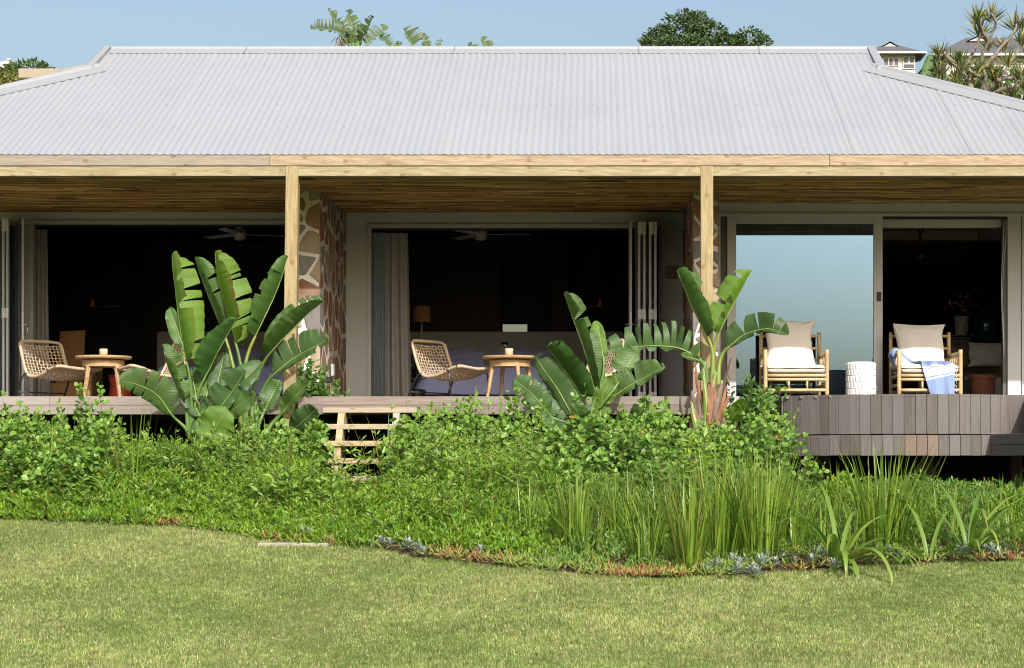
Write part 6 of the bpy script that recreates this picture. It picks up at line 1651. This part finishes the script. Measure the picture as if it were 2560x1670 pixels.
# tall paddle plants behind the roof
YS = 44.0
t = thing('tall_paddle_plant', 'tall ragged paddle plant rising behind the roof on the left', 'plant', plant_base(885, YS))
L_ = [((880,200),(872,112),(776,72),(76,34),(-80,8),[(845,80),(805,72)],14),((884,200),(876,100),(820,22),(76,22),(-60,10),[(850,62)],9),((888,200),(890,108),(868,24),(70,26),(-50,18),[(880,62)],4),((896,200),(902,106),(934,40),(-84,24),(40,8),[(915,75)],7),((900,200),(918,112),(970,66),(-80,36),(30,10),[(942,90)],10),((905,200),(975,116),(945,84),(80,24),(-40,10),[],6),((905,200),(985,116),(1005,108),(-80,12),(60,8),[],4),((890,200),(896,112),(892,60),(-80,16),(60,18),[],2),((890,200),(888,115),(868,70),(80,14),(-60,10),[],3)]
for k, (r, b, tp_, h1, h2, vi, te) in enumerate(L_): paddle(t, YS, r, b, tp_, h1, h2, vi, 'banana_far', rnd(-.4,.4), te, 400+k, 'stalk', .03, gap=.3, n=26, m_=4)
m = MB(); m.tube([(XX(888,YS),YS,float(gz(YS))-.2),(XX(886,YS),YS,ZZ(190,YS))], [.12,.09], 8); m.build('trunk', MAT['bark'], t)
# dry tatters hanging under the leftmost leaf
V0 = np.array([tuple(W(848+rnd(-8,22), 88+rnd(0,22), YS)) for _ in range(60)]); V, fc, k = leaf_cloud(V0, np.stack([RNG.normal(0,.5,60), RNG.normal(0,.3,60), -np.ones(60)], -1), RNG.normal(0,1,(60,3)), RNG.uniform(.1,.28,60), np.full(60,.02), T_LANCE)
np_mesh('dry_tatters', V, fc, MAT['far_leaf'], np.repeat(mixcol((.10,.08,.04),(.34,.22,.10), RNG.random(60)), k, 0), t)
t = thing('tall_paddle_plant', 'paddle leaf pair rising behind the middle of the roof', 'plant', plant_base(1060, YS+1))
for k, (r, b, tp_, h1, h2, vi, te) in enumerate([((1050,200),(1032,114),(1008,72),(82,46),(-30,6),[],3),((1060,200),(1068,118),(1058,84),(80,16),(-80,14),[],6),((1070,200),(1095,114),(1105,100),(-80,14),(70,6),[],3)]): paddle(t, YS+1, r, b, tp_, h1, h2, vi, 'banana_far', .1, te, 430+k, 'stalk', .03, gap=.25, n=26, m_=4)
t = thing('tall_paddle_plant', 'two small paddle leaf tips showing above the ridge', 'plant', plant_base(1205, YS))
for k, (r, b, tp_, h1, h2, vi, te) in enumerate([((1205,200),(1192,126),(1172,107),(80,14),(-80,10),[],1),((1210,200),(1222,124),(1204,92),(82,22),(-60,8),[],1)]): paddle(t, YS, r, b, tp_, h1, h2, vi, 'banana_far', .1, te, 440+k, 'stalk', .03, gap=.25, n=26, m_=4)
# spiky branching tree at the right
YP = 38.0
t = thing('spiky_tree', 'branching tree with spiky leaf rosettes at the right edge', 'tree', plant_base(2440, YP))
BR = [[(2440,330),(2440,255),(2420,200),(2400,170),(2365,140),(2355,125)],[(2425,205),(2418,160),(2445,105),(2450,80)],[(2440,255),(2465,200),(2455,150),(2470,105),(2490,60),(2478,35)],[(2460,170),(2490,130),(2530,85),(2540,60)],[(2440,255),(2490,200),(2520,165),(2550,120),(2556,100)],[(2465,200),(2430,180),(2405,165)],[(2455,250),(2500,225),(2530,230),(2545,200)],[(2490,200),(2540,190),(2580,150)],[(2470,105),(2450,70),(2445,40)],[(2440,280),(2400,240),(2375,225)],[(2500,225),(2560,210),(2600,180)]]
m = MB()
for k, br in enumerate(BR):
    P = catmull([W(p[0]+rnd(-3,3), p[1], YP+(.9*math.sin(k*2.1))*i/len(br)) for i, p in enumerate(br)], 14)
    r0 = .07 if k == 0 else .045
    m.tube([p+Vector((rnd(-.012,.012), 0, rnd(-.012,.012))) for p in P], [r0*(1-.6*i/13) for i in range(14)], 8)
m.build('branches', MAT['bark'], t, smooth=True)
RO = [(2352,125,46),(2375,150,48),(2405,165,60),(2425,190,50),(2448,78,62),(2446,42,52),(2480,38,58),(2536,62,60),(2556,98,58),(2470,110,45),(2440,215,52),(2390,225,50),(2365,215,44),(2545,195,60),(2520,150,50),(2475,175,48),(2500,220,50),(2575,150,50),(2530,240,55),(2410,240,50),(2460,245,45),(2345,205,36),(2560,60,50),(2400,140,34),(2510,110,40),(2385,190,48),(2330,225,40),(2490,190,50),(2350,175,44),(2570,215,60),(2555,175,50),(2590,90,60),(2445,165,46)]
for k, (px, py, ln) in enumerate(RO):
    r = np.random.default_rng(500+k); n = 40; c = np.array(W(px, py+8, YP+.9*math.sin(k*2.1)*.8)); up = np.array([r.normal(0,.35), r.normal(-.1,.3), 1.0])
    az = r.uniform(0, 6.28, n); el = r.uniform(.05, 1.35, n); D = np.stack([np.cos(az)*np.cos(el), np.sin(az)*np.cos(el), np.sin(el)], -1)+up*.35
    L = ln*YP/F*r.uniform(.65, 1.15, n)
    V, fc, q = leaf_cloud(np.tile(c, (n,1))-up*r.uniform(0,.12,n)[:,None], D, r.normal(0,.4,(n,3))+np.array([0,-.3,1]), L, np.full(n,.032), T_LANCE)
    col = mixcol((.075,.105,.045), (.20,.24,.09), r.random(n)); yl = r.random(n) < .12; col[yl] = (.42,.33,.06); bl_ = r.random(n) < .12; col[bl_] = (.16,.10,.07)
    np_mesh('leaf_rosette', V, fc, MAT['far_leaf'], np.repeat(col, q, 0), t)
# paddle-leaved thicket under it
t = thing('paddle_thicket', 'grey green broad leaved thicket below the spiky tree', 'shrub', plant_base(2400, YP+2))
for k in range(26):
    px = rnd(2300, 2570); py = rnd(200, 255)+ (px-2300)*.10*0; tp_ = (px+rnd(-28,28), py-rnd(35,75))
    if k < 8: px, py = 2310+k*9, 205+k*2; tp_ = (px-18+rnd(-10,30), 170+rnd(0,20))
    paddle(t, YP+1.5+rnd(-.6,.8), None, (px, py), tp_, (rnd(60,95), rnd(10,18)), (-rnd(60,95), rnd(8,16)), [], random.choice(['banana_far','banana_dark','banana']), 0, 2, 600+k, n=14, m_=3)
tree('thicket_shrub', 'dark leafy thicket behind the right hip of the roof', 'shrub', [(2360,235,50,34),(2430,245,70,40),(2520,250,70,40),(2590,240,60,50)], YP+4, ((.035,.05,.02), (.12,.13,.05)), .10, 701, 2440)
